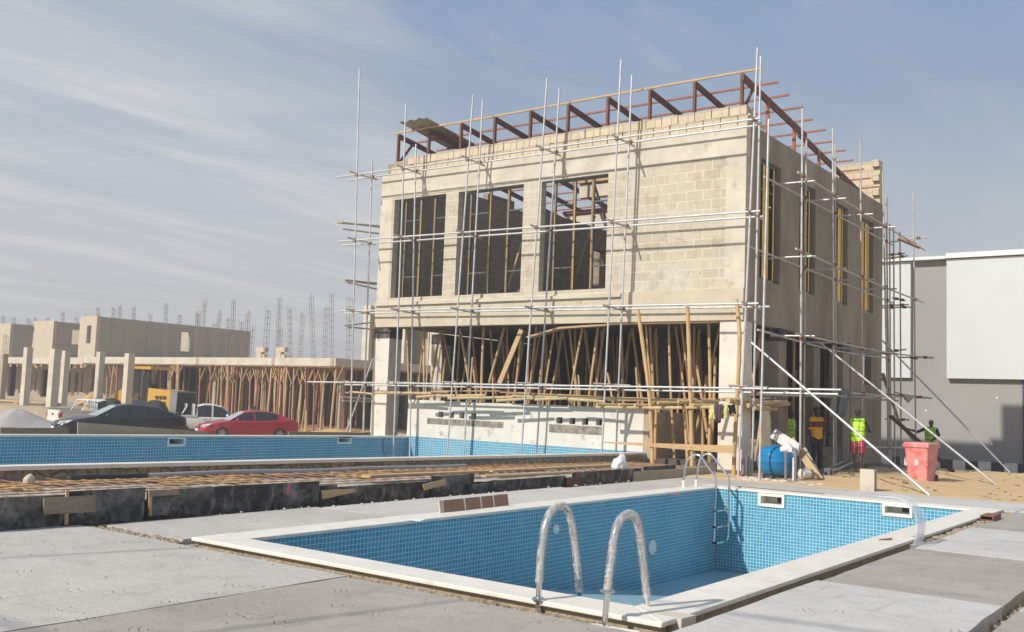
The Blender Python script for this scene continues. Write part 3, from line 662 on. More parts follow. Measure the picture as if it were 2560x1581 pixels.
for i in range(40):                               # wall filling from basin top up to the sloping rims
    y0 = sy+(ey-sy-.2)*i/40; y1 = sy+(ey-sy-.2)*(i+1)/40
    st.box((fx-.195, y0, .355), (fx-.002, y1, z1f(y1)-.052)); st2.box((nx+.01, y0, .335), (nx+.225, y1, z1n(y1)-.056))
child('rim_bed', st, M['tilepool2'], P1); child('rim_bed', st2, M['cobble'], P1)
skimmer(P1, r3, 'x', fx, -1, M['white'], M['darkmetal'], .35); skimmer(P1, r4, 'x', fx, -1, M['white'], M['darkmetal'], .35)
hp = smooth_path([on_x(*q, fx+.02) for q in ((962, 1092), (958, 1108), (957, 1118), (962, 1137))])
tag(obj('loose_cable', MB().tube(hp, .008, 6), M['black']), 'black cable hanging down the far wall of the long pool', 'cable')
# stone outer wall of the far pool
sw = MB(); n_ = 60
for i in range(n_+1):
    y = sy+(23.5-sy)*i/n_
    for x, z in ((nx+.23, .40-(y-6.5)*.0088), (nx+.27, .30), (nx+.33, .05), (nx+.23, .05)):
        sw.v.append((x+(random.uniform(-.02, .03) if x > nx+.24 else 0), y, z))
for i in range(n_):
    for k_ in range(4): a = i*4+k_; b = i*4+(k_+1) % 4; sw.f.append((a, b, b+4, a+4))
ow = child('stone_skirt', sw, M['cobble'], P1)
# raised bed with rebar mat between the pools
FT = [(3, .37), (5.5, .36), (7.2, .34), (10.2, .29), (14.2, .26), (15.6, .22), (18.1, .2), (21, .2), (24, .16)]
BW = [(3, .33), (6.5, .31), (8.9, .29), (12, .25), (16.5, .21), (23.4, .10)]
def bedz(x, y): t = (x+10.9)/(-2.1); return (lerp_tab(FT, y)-.06)*(1-t)+lerp_tab(BW, y)*t
bed = MB(); nu, nv = 12, 110
for j in range(nv+1):
    for i in range(nu+1):
        x = -10.88-(2.14*i/nu); y = -3+26.4*j/nv
        bed.v.append((x, y, bedz(x, y)-.03+mn.fractal(Vector((x*3, y*3, 0)), 1, 2, 4)*.022))
for j in range(nv):
    for i in range(nu): a = j*(nu+1)+i; bed.f.append((a, a+1, a+nu+2, a+nu+1))
M['blinding'] = mottled('dusty_blinding', (.56, .50, .42), (.36, .32, .27), 1.6, .95, 0, .5, 20, .03, c=(.46, .36, .22))
struct('blinding', bed, M['blinding'], 60)
sd = MB()
for _ in range(1500):
    y = 1+22*random.random(); x = -12.70-abs(random.gauss(0, .12)); x += .65*random.random() if mn.noise(Vector((0, y*.6, 0))) > .05 else .1*random.random(); r = random.uniform(.02, .09)
    sd.ell((x, y, bedz(x, y)-.01), (r, r*2.2, r*.38), 7, 4)
M['sandwet'] = mottled('orange_sand', (.60, .39, .16), (.50, .31, .12), 4, .95, 0, .6, 25, .02)
o = struct('sand', sd, M['sandwet'], 50)
RB = thing('rebar_mat', 'rusty steel reinforcement mat laid between the black formwork and the far pool', 'rebar mat', (-12, 12, .25))
for i in range(7):
    x = -11.04-.28*i; pts = []
    for k_ in range(30): y = 1+21.6*k_/29; pts.append((x+random.uniform(-.012, .012), y, bedz(x, y)+.035))
    child('long_bar', MB().tube(pts, .0065, 5), M['rebar'], RB)
y = 1.2
while y < 22.4:
    a = random.uniform(-.05, .05)
    pts = [(x, y+a*(x+11)*.6, bedz(x, y)+.05+random.uniform(0, .008)) for x in (-10.93, -11.4, -11.9, -12.4, -12.85)]
    child('cross_bar', MB().tube(pts, .0065, 5), M['rebar'], RB); y += .30*random.uniform(.85, 1.15)
pp = smooth_path([(-12.62, y, bedz(-12.62, y)+.075+.01*math.sin(y*2)) for y in (8.4, 10, 11.5, 13, 14.5, 15.6)])
tag(obj('grey_pipe', MB().tube(pp, .035, 10), plastic('grey_pvc', (.36, .35, .38), .4), None, 50), 'long grey plastic pipe lying beside the far pool wall', 'pipe')
pp = smooth_path([(-12.55, y, bedz(-12.55, y)+.075) for y in (7.2, 8.0, 8.35)])
tag(obj('black_pipe', MB().tube(pp, .035, 10), M['darkmetal'], None, 50), 'short dark pipe continuing the grey pipe at its left end', 'pipe')
p0 = on_x(900, 1193, -11.35); p1_ = on_x(1250, 1172, -11.6); p2_ = on_x(1570, 1155, -11.8)
for a, b, w3, lb in (((-11.45, 11.6), (-11.5, 14.8), .2, 'long pale scaffold plank on the rebar mat, left of the other plank'), ((-11.5, 14.9), (-11.75, 19.9), .2, 'long pale scaffold plank on the rebar mat, nearer the house')):
    tag(obj('plank', MB().bar((a[0], a[1], bedz(*a)+.085), (b[0], b[1], bedz(*b)+.085), w3, .035), M['wood']), lb, 'plank')
tag(obj('edge_plank', MB().bar((-10.84, 13.9, .265), (-10.84, 16.6, .245), .12, .03), M['wood']), 'orange-brown plank capping the dark formwork in its middle', 'plank')
bg_ = on_x(1552, 1168, -11.2)
bag = MB()
bag.lathe([(.17, 0), (.175, .06), (.155, .12), (.13, .18), (.10, .24), (.07, .3), (.03, .35)], (bg_.x, bg_.y, bg_.z-.03), 26)
bag.v = [tuple(Vector(v)+Vector((mn.noise(Vector(v)*7), mn.noise(Vector(v)*7+Vector((7, 0, 0))), mn.noise(Vector(v)*9)*.5))*.09) for v in bag.v]
tag(obj('plastic_bag', bag, M['white'], None, 30), 'crumpled white plastic bag standing on the formwork edge', 'bag')
rk = on_x(72, 1202, -12.6)
tag(obj('stone', chunk(MB(), (rk.x, rk.y, bedz(rk.x, rk.y)+.05), (.06, .07, .1), 5), M['paleconc']), 'pale pointed stone at the foot of the far pool wall, far left', 'stone')
# formwork boards
FB = [(-60, 168, 1243, .0, 'scuffed black formwork board with cement smears at the far left'), (172, 366, 1224, .03, 'tall black formwork board behind the grey nailed plank'), (370, 800, 1214, .0, 'longest black formwork board with faint printed marks and a pink paint streak'),
      (846, 1078, 1210, .03, 'black formwork board right of the pointed timber wedge'), (1080, 1187, 1188, .06, 'tall stained formwork board rising above its neighbours'), (1172, 1222, 1209, .10, 'small grey cement-stained formwork square'), (1224, 1415, 1196, .01, 'low black formwork board under the orange-brown plank'),
      (1432, 1605, 1176, .03, 'black formwork board below the white plastic bag'), (1610, 1690, 1165, .0, 'grey stained formwork board next to the back ladder'), (800, 845, 1213, -.01, 'short dark formwork piece behind the pointed wedge')]
for a, b, ty, off, lb in FB:
    X = -10.86+off; A = on_x(a, ty, X); B = on_x(b, ty, X); zt = (A.z+B.z)/2
    o = thing('formwork_board', lb, 'formwork board', (X, A.y, 0), 0, 'black film-faced boards edging the raised bed')
    L_ = B.y-A.y
    obj('board_face', MB().box((-.018, 0, -.1), (0, L_-.012, zt), .002), M['ply'], o)
    if 'pink' in lb:
        c = on_x(721, 1230, X); obj('paint_streak', MB().box((.0005, c.y-A.y-.03, zt-.17), (.003, c.y-A.y+.03, zt-.004), .001), plastic('pink_paint', (.50, .13, .15)), o)
C5 = MB().box((-10.95, 19.2, -.1), (-10.8, 23.2, .17), .006); tag(obj('kerb_wall', C5, M['sunconc']), 'low rough concrete upstand running from the formwork to the house corner', 'low wall')
for quad, X, mat, lb in ((((107, 1246), (236, 1238), (236, 1280), (108, 1286)), -10.82, 'greywood', 'grey weathered plank nailed flat across two black boards at the left'),
                    (((372, 1228), (446, 1222), (446, 1237), (372, 1242)), -10.84, 'greywood', 'short grey batten on top of the black boards'),
                    (((802, 1226), (885, 1222), (888, 1230), (804, 1248)), -10.83, 'wood', 'pointed pale timber wedge on the black boards'),
                    (((1055, 1212), (1110, 1198), (1112, 1212), (1060, 1226)), -10.78, 'propwood', 'dark brown batten stub with pale split edge'),
                    (((1415, 1194), (1447, 1192), (1447, 1214), (1415, 1216)), -10.80, 'roofwood', 'reddish square timber block on the formwork'),
                    (((374, 1243), (444, 1238), (446, 1284), (374, 1290)), -10.846, 'ply', 'short black panel patched over the long board, right of a thin upright lath'),
                    (((371, 1225), (378, 1225), (376, 1290), (371, 1290)), -10.845, 'wood', 'thin upright pale lath at a board joint'),
                    (((163, 1225), (170, 1225), (168, 1312), (160, 1312)), -10.845, 'wood', 'narrow upright stake behind the grey nailed plank')):
    q_ = [on_x(*p, X) for p in quad]; tag(obj('timber_batten', MB().hull_plate(q_, -.025), M[mat]), lb, 'batten')
crumbs = MB()
for _ in range(90):
    y = random.uniform(8, 19); r = random.choice((.006, .008, .01, .012, .022)); chunk(crumbs, (-10.72+random.gauss(0, .04)+.15*(y > 10), y, r*.4), (r, r, r*.6), y)
o = obj('mortar_crumbs', crumbs, M['paleconc']); o['kind'] = 'stuff'; o['label'] = 'pale mortar crumbs along the foot of the formwork'; o['category'] = 'crumbs'
# ------------------------------------------------------------------ main unfinished house
H = thing('unfinished_house', 'two-storey unfinished block house with an open ground floor, bare roof timbers and tube scaffolding', 'house', (-16.8, 29.8, 0))
def hc(name, mb, mat, label=None, smooth=None): return child(name, mb, mat, H, smooth, label)
WIN = [(-22.78, -20.52, 4.84, 8.18), (-20.0, -17.44, 4.84, 8.18), (-16.78, -14.47, 4.84, 8.18)]
hc('front_wall', wall('y', 23.8, 24.05, -23.4, -10.3, 4.74, 8.235, WIN), M['block'])
hc('tie_beam', MB().box((-23.4, 23.785, 8.24), (-10.3, 24.05, 9.04)), M['paleconc'])
hc('floor_beam', MB().box((-23.42, 23.74, 3.9), (-10.3, 24.05, 4.735)), mottled('beam_concrete', (.58, .50, .375), (.50, .425, .32), 1.2, .9, 0, .35, 22, .015, c=(.36, .27, .17)))
hc('beam_ledge', MB().box((-23.35, 23.66, 4.6), (-13.9, 23.735, 4.70), .012), M['paleconc'])
hc('corner_pilaster', MB().box((-10.86, 23.79, 4.74), (-10.3, 23.797, 8.235)), M['paleconc'])
hc('corner_pilaster', MB().box((-23.4, 23.79, 4.74), (-22.85, 23.797, 8.235)), M['paleconc'])
# parapet courses of loose blocks
par = MB(); 
for row in range(2):
    x = -23.0 + (.24 if row else 0)
    while x < -10.32:
        w = .47; x1 = min(x+w, -10.3)
        if not (row == 1 and x < -22.6):
            dz = random.uniform(-.01, .01); par.box((x, 23.81+random.uniform(-.012, .012), 9.045+row*.27), (x1, 24.04, 9.045+row*.27+.255+dz), .006)
        x += w+.028
hc('parapet_blocks', par, M['blockplain']); 
hc('parapet_mortar', MB().box((-22.95, 23.85, 9.042), (-10.34, 24.0, 9.5)), M['mortar'])
hc('gable_blocks', MB().box((-10.54, 24.06, 9.1), (-10.3, 24.5, 9.36)).box((-10.54, 24.06, 9.37), (-10.3, 24.28, 9.56)), M['blockplain'])
# side wall
SW = [(24.76, 26.18, 5.05, 8.36), (27.64, 28.96, 5.05, 8.30), (30.60, 31.98, 5.05, 8.27), (33.46, 34.75, 5.05, 8.25)]
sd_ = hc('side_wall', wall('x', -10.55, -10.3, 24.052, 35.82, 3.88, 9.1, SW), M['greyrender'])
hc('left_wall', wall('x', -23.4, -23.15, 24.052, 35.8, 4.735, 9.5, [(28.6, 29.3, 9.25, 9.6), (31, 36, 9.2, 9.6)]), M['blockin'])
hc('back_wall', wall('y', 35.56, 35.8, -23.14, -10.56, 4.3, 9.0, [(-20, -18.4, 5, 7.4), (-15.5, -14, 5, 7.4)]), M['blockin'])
tw = MB()
for k_, (x0, z0, z1) in enumerate(((-12.4, 9.01, 9.2), (-11.95, 9.2, 10.66))): tw.box((x0, 35.58, z0), (-10.31, 35.82, z1-.001))
hc('stair_tower_wall', tw, M['blockplain'])
tooth = MB()
for k_ in range(6): tooth.box((-10.54, 35.45-(.14 if k_ % 2 else 0), 9.11+k_*.26), (-10.3, 35.575, 9.35+k_*.26))
hc('toothed_blocks', tooth, M['blockplain'])
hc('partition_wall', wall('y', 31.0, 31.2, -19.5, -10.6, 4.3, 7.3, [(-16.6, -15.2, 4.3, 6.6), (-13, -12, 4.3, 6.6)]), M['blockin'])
hc('inner_beam', MB().box((-17.0, 26.2, 8.15), (-12.8, 26.4, 8.6)), M['paleconc'])
hc('inner_beam', MB().box((-19.5, 29.1, 7.75), (-12.8, 29.35, 8.3)), M['paleconc'])
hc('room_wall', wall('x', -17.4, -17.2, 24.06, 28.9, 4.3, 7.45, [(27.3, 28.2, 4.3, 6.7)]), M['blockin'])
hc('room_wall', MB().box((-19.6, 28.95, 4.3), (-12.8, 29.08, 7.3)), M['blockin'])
hc('added_shade_slab', MB().box((-12.75, 24.1, 8.45), (-10.56, 35.5, 8.6)), M['darkconc'])  # unseen slab added to keep the sun off the walls behind the side windows
hc('added_corridor_wall', MB().box((-12.75, 24.3, 4.3), (-12.55, 35.2, 8.3)), M['blockin'])  # wall added to hide the sunlit rooms from the side windows
hc('wall_plate', MB().box((-19.5, 29.0, 8.31), (-12.8, 29.2, 8.42)), M['roofwood'])
hc('wall_plate', MB().box((-17.0, 26.1, 8.61), (-12.8, 26.3, 8.72)), M['wood'])
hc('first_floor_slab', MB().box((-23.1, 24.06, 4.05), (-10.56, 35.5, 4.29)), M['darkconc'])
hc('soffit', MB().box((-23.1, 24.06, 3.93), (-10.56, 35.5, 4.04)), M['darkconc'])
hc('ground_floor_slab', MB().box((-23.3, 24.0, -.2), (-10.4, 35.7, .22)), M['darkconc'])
# ground floor
def colm(x0, x1, y0, y1, mat='paleconc', z0=-.2, z1=3.89, cap=True):
    hc('column', MB().box((x0, y0, z0), (x1, y1, z1-(.36 if cap else 0))), M[mat])
    if cap: hc('column_head', MB().box((x0-.01, y0-.01, z1-.358), (x1+.01, y1+.01, z1)), M['ply'])
colm(-23.4, -22.72, 23.8, 24.4, 'whitewall', .3)
hc('column_base', MB().box((-23.6, 23.55, .05), (-22.5, 24.5, .295), .02), M['paleconc'])
colm(-10.96, -10.3, 23.8, 24.36, 'whitewall', -.2, 3.89, False)
colm(-23.4, -22.9, 26.7, 27.2); pass
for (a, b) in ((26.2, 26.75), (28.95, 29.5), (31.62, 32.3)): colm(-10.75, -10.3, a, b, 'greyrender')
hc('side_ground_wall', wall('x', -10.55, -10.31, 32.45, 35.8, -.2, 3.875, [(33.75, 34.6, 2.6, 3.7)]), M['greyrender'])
hc('dwarf_wall', MB().box((-10.62, 29.5, -.2), (-10.34, 32.44, .57), .01), M['rubble'])
for px, Y in ((1256, 27.5), (1446, 28.5), (1663, 26.6), (1745, 29.5)):
    p = on_y(px, 900, Y); colm(p.x-.22, p.x+.22, Y, Y+.4, 'darkconc')
WH = [on_y(840+a*.2778, 760+b*.2778, 23.78) for a, b in ((940, 1045), (1035, 1050), (1130, 1055), (1235, 1060))]+[on_y(1280+a*.2778, 760+b*.2778, 23.78) for a, b in ((425, 1100), (540, 1105), (657, 1110), (780, 1115))]
holes = [(p.x-.1, p.x+.1, 1.02, 1.2) for p in WH]
hc('plinth_wall', wall('y', 23.785, 23.99, -21.74, -13.12, -.15, 1.54, holes), M['whitewall'])
hc('socket_backing', MB().box((-21.7, 23.992, .9), (-13.2, 24.0, 1.3)), M['black'])
def stripq(a, b, s0, s1, zt, zb):
    hc('chased_strip', MB().box((a, 23.775, zb), (b, 23.783, zt)), mottled('chased_grey_render', (.36, .31, .24), (.16, .14, .12), 7, .95, 0, .8, 18, .02))
stripq(WH[0].x-.55, WH[3].x+1.15, 0, 0, .98, .80); stripq(WH[4].x-.35, WH[7].x+.15, 0, 0, .99, .76)
hc('plinth_return', MB().box((-13.12, 23.80, -.15), (-12.9, 27, 1.45)), M['sunconc'])
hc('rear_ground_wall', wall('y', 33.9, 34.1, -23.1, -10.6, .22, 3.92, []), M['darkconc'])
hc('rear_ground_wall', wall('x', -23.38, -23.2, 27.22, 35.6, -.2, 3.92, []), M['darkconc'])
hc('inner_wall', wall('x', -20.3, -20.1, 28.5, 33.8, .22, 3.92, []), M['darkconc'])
stp = MB()
for k_ in range(6): stp.box((-12.3, 27+k_*.3, .22), (-11.1, 27.3+k_*.3, .4+k_*.18))
hc('stair', stp, M['sunconc'])
hc('bottom_form_board', MB().bar((-17.15, 23.95, 3.52), (-16.0, 23.95, 3.78), .3, .05).bar((-15.99, 23.95, 3.78), (-14.4, 23.95, 3.85), .3, .05).bar((-14.39, 23.95, 3.87), (-11.0, 23.95, 3.875), .32, .04), M['wood'])
# windows
tape = M['yellow']
def bx_(mb, axis, u0, u1, p0, p1, z0, z1): mb.box((u0, p0, z0), (u1, p1, z1)) if axis == 'y' else mb.box((p0, u0, z0), (p1, u1, z1))
def window(axis, u0, u1, z0, z1, p, mul, trans, tapes, name_label=None):
    t = .065; f = MB(); d = .07 if axis == 'y' else -.07
    a, b = sorted((p, p+d))
    bx_(f, axis, u0, u1, a, b, z1-t, z1); bx_(f, axis, u0, u1, a, b, z0, z0+t); bx_(f, axis, u0, u0+t, a, b, z0+t, z1-t); bx_(f, axis, u1-t, u1, a, b, z0+t, z1-t)
    W_ = hc('window', f, M['alu'], name_label)
    for mu in mul:
        m_ = MB(); bx_(m_, axis, mu-.04, mu+.04, a, b, z0+t, z1-t); o = obj('mullion', m_, M['alu'], W_)
    for ua, ub, z in trans:
        m_ = MB(); bx_(m_, axis, ua, ub, a+.004, b-.004, z-.022, z+.022); obj('transom', m_, M['alu'], W_)
    for ta, tb in tapes:
        m_ = MB(); q0, q1 = (p-.004, p-.001) if axis == 'y' else (p+.001, p+.004); bx_(m_, axis, ta, tb, q0, q1, z0+t+.01, z1-t-.01); obj('protective_tape', m_, tape if axis == 'x' else M['amber'], W_)
    return W_
for u0, u1, z0, z1 in WIN:
    a = u0+.38; w_ = u1-a; m1 = a+w_*.37; m2 = a+w_*.70
    window('y', a, u1, z0, z1, 23.93, (m1, m2), [(a+.05, m1-.03, z1-.74), (a+.05, m1-.03, z0+.72), (m2+.03, u1-.05, z1-.74), (m2+.03, u1-.05, z0+.72)], [(m1+.0, m1+.04), (m2-.03, m2), (a+.03, a+.05)])
    hc('sill', MB().box((u0, 23.80, z0-.005), (u1, 24.04, z0+.03), .006), M['paleconc'])
for i, (u0, u1, z0, z1) in enumerate(SW):
    a = u0+.04; b = u1-.28; w_ = b-a; m1 = a+w_*.34; m2 = a+w_*.62
    window('x', a, b, z0+.04, z1-.04, -10.38, (m1, m2), [(m2+.03, b-.05, z1-.8), (m2+.03, b-.05, z0+.7), (a+.05, m1-.03, z1-.8), (a+.05, m1-.03, z0+.7)],
           [(a+.01, a+.08), (m1-.09, m1+.07), (m2-.07, m2+(.22 if i > 1 else .03)), (b-.09, b-.01)])
    hc('sill', MB().box((-10.53, u0, z0-.01), (-10.31, u1, z0+.03), .008), M['sunconc'])
# roof timbers
def roofz(y): return 10.47-.108*(y-23.95)
PX_ = [-22.87+1.372*i for i in range(10)]
rf = MB()
for i, x in enumerate(PX_):
    hc('roof_post', MB().box((x-.035, 23.90, 9.5), (x+.035, 24.0, roofz(23.95)-.02)), M['roofwood'])
    if i == 9: hc('rafter', MB().bar((x+.03, 23.9, roofz(23.9)-.12), (x+.03, 28.6, roofz(28.6)-.10), .06, .2).bar((x-.05, 28.2, roofz(28.2)-.12), (x-.05, 34.6, roofz(34.6)-.16), .06, .2), M['roofwood'])
    else:
        # front bays drop steeply behind the parapet
        hc('rafter', MB().bar((x+.02, 23.95, roofz(23.95)-.08), (x+.05, 34.2, roofz(34.2)-.13), .06, .17), M['roofwood'])
    hc('roof_strut', MB().bar((x+.03, 24.0, 9.5), (x+.03, 24.6, 10.25), .05, .08), M['roofwood']) if i in (0, 9) else None
for y in (25.6, 27.6, 29.7, 31.8): hc('roof_post', MB().box((-10.52, y-.04, 9.1), (-10.44, y+.04, roofz(y)-.14)), M['purlin'])
for i in range(12):
    y = 23.9+.93*i
    x0, x1 = (-23.05, -9.95) if i == 0 else (-22.95+.1*(i % 3), -9.95+.06*(i % 2))
    p = MB()
    xa = x0; segs = [x0, -19.6+(i % 3)*.5, -15.6+(i % 2)*.9, x1]
    for a, b in zip(segs, segs[1:]): p.bar((a, y, roofz(y)+.02+random.uniform(-.015, .015)), (b+(.25 if b < -11 else 0), y+.02, roofz(y)+.02+random.uniform(-.015, .015)), .05, .05)
    hc('purlin', p, M['wood'] if i == 0 else M['purlin'])
# corrugated sheets lying on the left end of the roof
def onroof(px, py):
    d = ray(px, py); t = (10.53+.108*23.95-EYE.z)/(d.z+.108*d.y); return EYE+d*t
c4 = [onroof(840+a*.2645, 100+b*.2645) for a, b in ((600, 790), (850, 740), (1330, 1000), (1080, 1045))]
cs = MB(); n_ = 36; m_ = 2
for j in range(m_+1):
    for i in range(n_+1):
        t = i/n_; s_ = j/m_
        p = c4[0].lerp(c4[1], t).lerp(c4[3].lerp(c4[2], t), s_); p.z += .025*math.copysign(min(1, abs(math.sin(t*math.pi*6))*1.6), math.sin(t*math.pi*6))+.03
        cs.v.append(tuple(p))
for j in range(m_):
    for i in range(n_): a = j*(n_+1)+i; cs.f.append((a, a+1, a+n_+2, a+n_+1))
o = obj('roofing_sheet', cs, mottled('bare_roofing_metal', (.46, .40, .30), (.36, .31, .24), 2, .5, .3, .1), None)
bake(o, [('SOLIDIFY', dict(thickness=.004))]); tag(o, 'corrugated pale metal roofing sheet lying askew on the roof timbers at the left', 'roofing sheet')
# loose things inside the upper rooms
for a, b, Y, mt, lb in (((1487, 540), (1432, 712), 26.5, 'bamboo2', 'bamboo pole leaning inside the third upper window'), ((1352, 610), (1364, 688), 26, 'bamboo2', 'short bamboo stick leaning by the left edge of the third upper window'), ((1270, 720), (1304, 610), 26, 'bamboo2', 'bamboo stick seen through the second upper window'), ((1482, 450), (1520, 565), 25.4, 'greywood', 'dark slanting lath behind the third upper window')):
    p = on_y(*a, Y); q = on_y(*b, Y); tag(obj('leaning_pole', MB().tube([p, q], .04, 8), M[mt]), lb, 'pole')
for a, b, c, Y, lb in (((1185, 712), (1210, 742), (1205, 690), 25.5, 'tilted grey plank pile behind the second upper window'), ((1230, 735), (1262, 690), (1240, 705), 26, 'pale board sloping up behind the second upper window')):
    p = on_y(*a, Y); q = on_y(*b, Y); tag(obj('board_pile', MB().bar((p.x-.5, Y, 4.5), (q.x+.6, Y+.4, 5.3), .5, .08).bar((p.x-.3, Y+.2, 4.4), (q.x+.2, Y+.5, 5.1), .4, .06), M['greywood']), lb, 'boards')
# ------------------------------------------------------------------ scaffolds
def tubeo(name, a, b, par, mat='steel', r=.0275, bend=0):
    a = Vector(a); b = Vector(b)
    if bend:
        mid = (a+b)/2+Vector((random.uniform(-1, 1)*bend, random.uniform(-1, 1)*bend*.3, -bend)); pts = smooth_path([a, mid, b], 5)
    else: pts = [a, b]
    return child(name, MB().tube(pts, r, 10), M[mat], par, 60)
def clamp(p, par, s=.058):
    p = Vector(p); mb = MB().box((p.x-s, p.y-s*.8, p.z-s*.75), (p.x+s, p.y+s*.8, p.z+s*.75), .008).tube([p+Vector((-.02, -.07, .02)), p+Vector((.03, .06, -.01))], .016, 6)
    return child('coupler', mb, M['rust'], par)
SC = thing('scaffolding', 'tall silver tube scaffold across the front of the unfinished house', 'scaffold', (-16.8, 23.2, 0))
YO, YI = 23.0, 23.5
ST = [((876, 1082), (899, 173), (908, 1085), (931, 403)), ((983, 1140), (1015, 261), (1024, 1140), (1040, 361)), ((1118, 1136), (1183, 238), (1160, 1136), (1207, 249)), ((1303, 1132), (1368, 196), (1342, 1128), (1399, 220)), ((1505, 1125), (1553, 150), (1540, 1122), (1580, 188)), ((1845, 1204), (1894, 120), (1880, 1200), (1902, 141))]
stand = []
for i, (ob, ot, ib, it) in enumerate(ST):
    for (b_, t_, Y) in ((ob, ot, YO), (ib, it, YI)):
        B = on_y(*b_, Y); T = on_y(*t_, Y); d = (T-B).normalized()
        zb = -1.4 if 1 <= i <= 4 else (-.45 if i == 0 else -.2)
        Bx = B+d*((zb-B.z)/d.z)
        tubeo('standard', Bx, T, SC); stand.append((Bx, T, Y))
        s = B.lerp(T, .52+.03*(i % 3)); tubeo('joint_sleeve', s-d*.07, s+d*.07, SC, 'steelold', .031)
        for f in (.30, .88): q = B.lerp(T, f); child('blue_mark', MB().tube([q-d*.012, q+d*.012], .0252, 8), plastic('blue_paint_mark', (.05, .30, .45)), SC)
LV = [((840, 444), (1901, 296), (871, 451), (1908, 312)), ((845, 604), (1900, 528), (855, 614), (1908, 541.5)), ((851, 778), (1896, 759), (862, 784), (1924, 767)), ((769, 955), (2103, 975), (862, 962), (2095, 986))]
def at_stand(s, z): B, T, Y = s; t = (z-B.z)/(T.z-B.z); return B.lerp(T, t)
for li, (oa, ob, ia, ib) in enumerate(LV):
    for k_, (a, b, Y) in enumerate(((oa, ob, YO-.05), (ia, ib, YI+.05))):
        A = on_y(*a, Y); B = on_y(*b, Y); tubeo('ledger', A, B, SC)
        for s in stand:
            if (s[2] == YO) != (k_ == 0): continue
            p = at_stand(s, A.z)
            z = A.z+(B.z-A.z)*(p.x-A.x)/(B.x-A.x); p = at_stand(s, z); clamp((p.x, (p.y+Y)/2, p.z), SC)
    for i in range(6):
        s = stand[2*i]; A = on_y(*oa, YO); z = A.z-.045+(.01*i); z = on_y(*oa, YO).z+(on_y(*ob, YO).z-on_y(*oa, YO).z)*i/5-.05
        p = at_stand(s, z); q = at_stand(stand[2*i+1], z)
        if li != 3: tubeo('transom', (p.x+.045, YO-.42, z+.06), (q.x+.045, YI+.22, z-.02), SC, 'steelold')
        else: tubeo('transom', (p.x-.3, YO-.12, z+.09), (q.x+.3, YI+.1, z+.08), SC, 'steelold')
# left side return of the scaffold
SL = thing('scaffolding', 'scaffold return at the left end wall of the unfinished house', 'scaffold', (-24.2, 26, 0))
for (a, b) in (((853, 556), (946, 568)), ((856, 573), (942, 584)), ((861, 700), (938, 708)), ((866, 706), (936, 722)), ((859, 815), (934, 806)), ((869, 818), (932, 824)), ((854, 993), (929, 998)), ((856, 1002), (930, 1004))):
    A = on_x(*a, -24.15); B = on_x(*b, -24.15); B = A+(B-A).normalized()*min(6, (B-A).length*1.3); tubeo('ledger', A, B, SL, 'steelold')
for (a, b, w) in (((846, 557), (944, 566), .22), ((862, 701), (938, 711), .22), ((868, 982), (930, 988), .16)):
    A = on_x(*a, -24.35); B = on_x(*b, -24.35); child('board', MB().bar(A, B, w, .04), M['propwood'], SL)
for X, Y, zt in ((-24.3, 25.6, 8.9), (-24.3, 28.5, 8.0), (-23.8, 26.9, 4.4)):
    tubeo('standard', (X, Y, -.6), (X+.1, Y, zt), SL, 'steelold')
A = on_y(933, 896, 25); B = on_y(864, 1085, 25); tubeo('brace', A, B, SL)
# right side scaffold
SR = thing('scaffolding', 'weathered tube scaffold along the grey side wall of the unfinished house', 'scaffold', (-9.6, 30, 0))
XO, XI = -9.35, -9.9
outer = []
for b_, t_ in (((1898, 1204), (1922, 298)), ((2000, 1204), (2006, 272)), ((2084, 1178), (2082, 322)), ((2156, 1190), (2151, 348)), ((2222, 1165), (2207, 430)), ((2290, 1150), (2283, 478))):
    B = on_x(*b_, XO); T = on_x(*t_, XO); B.z = min(B.z, -.02)-.1; tubeo('standard', B, T, SR, 'steel' if b_[0] < 2100 else 'steelold'); outer.append((B, T))
inner = []
for b_, t_ in (((2009, 1120), (2016, 345)), ((2090, 1120), (2088, 360)), ((2226, 1120), (2215, 490))):
    B = on_x(*b_, XI); T = on_x(*t_, XI); B.z = -.1; tubeo('standard', B, T, SR, 'steelold'); inner.append((B, T))
def yz(s, z): B, T = s; return B.lerp(T, (z-B.z)/(T.z-B.z))
for (a, b, X, bend) in (((1995, 431), (2312, 626), XO, 0), ((1910, 442), (2233, 614), XI, 0), ((1990, 622), (2308, 757), XO, .03), ((1870, 616), (2233, 758), XI, 0), ((1989, 834), (2332, 896), XO, .10), ((1895, 825), (2226, 896), XI, .14), ((2127, 983), (2330, 996), XO, .02), ((1880, 986), (2290, 990), XI, .06), ((2140, 1118), (2278, 1120), XO, 0)):
    Xo = X+(.05 if X == XO else -.05); A = on_x(*a, Xo); B = on_x(*b, Xo); tubeo('ledger', A, B, SR, 'steelold', bend=bend)
    for s in (outer if X == XO else inner+outer[:1]):
        p = yz(s, A.z)
        if min(A.y, B.y)-.1 < p.y < max(A.y, B.y)+.1 and p.y > 0: clamp(((p.x+Xo)/2, p.y, A.z+(B.z-A.z)*(p.y-A.y)/(B.y-A.y)-(.1 if bend > .08 else 0)), SR)
for z in (7.72, 5.72, 3.62, 2.12):
    for i, s in enumerate(outer[1:5]):
        p = yz(s, z); tubeo('transom', (XO+.35, p.y+.05, z-.03), (XI-.3, p.y+.05, z-.01), SR, 'steel')
for a, b, X in (((1879, 857), (2324, 1239), -9.8), ((2050, 857), (2491, 1213), -9.5), ((2206, 852), (2525, 1182), -9.6)):
    A = on_x(*a, X); B = on_z(*b, -.02); d = (B-A).normalized(); tubeo('raking_brace', A-d*.0, B, SR, 'steel')
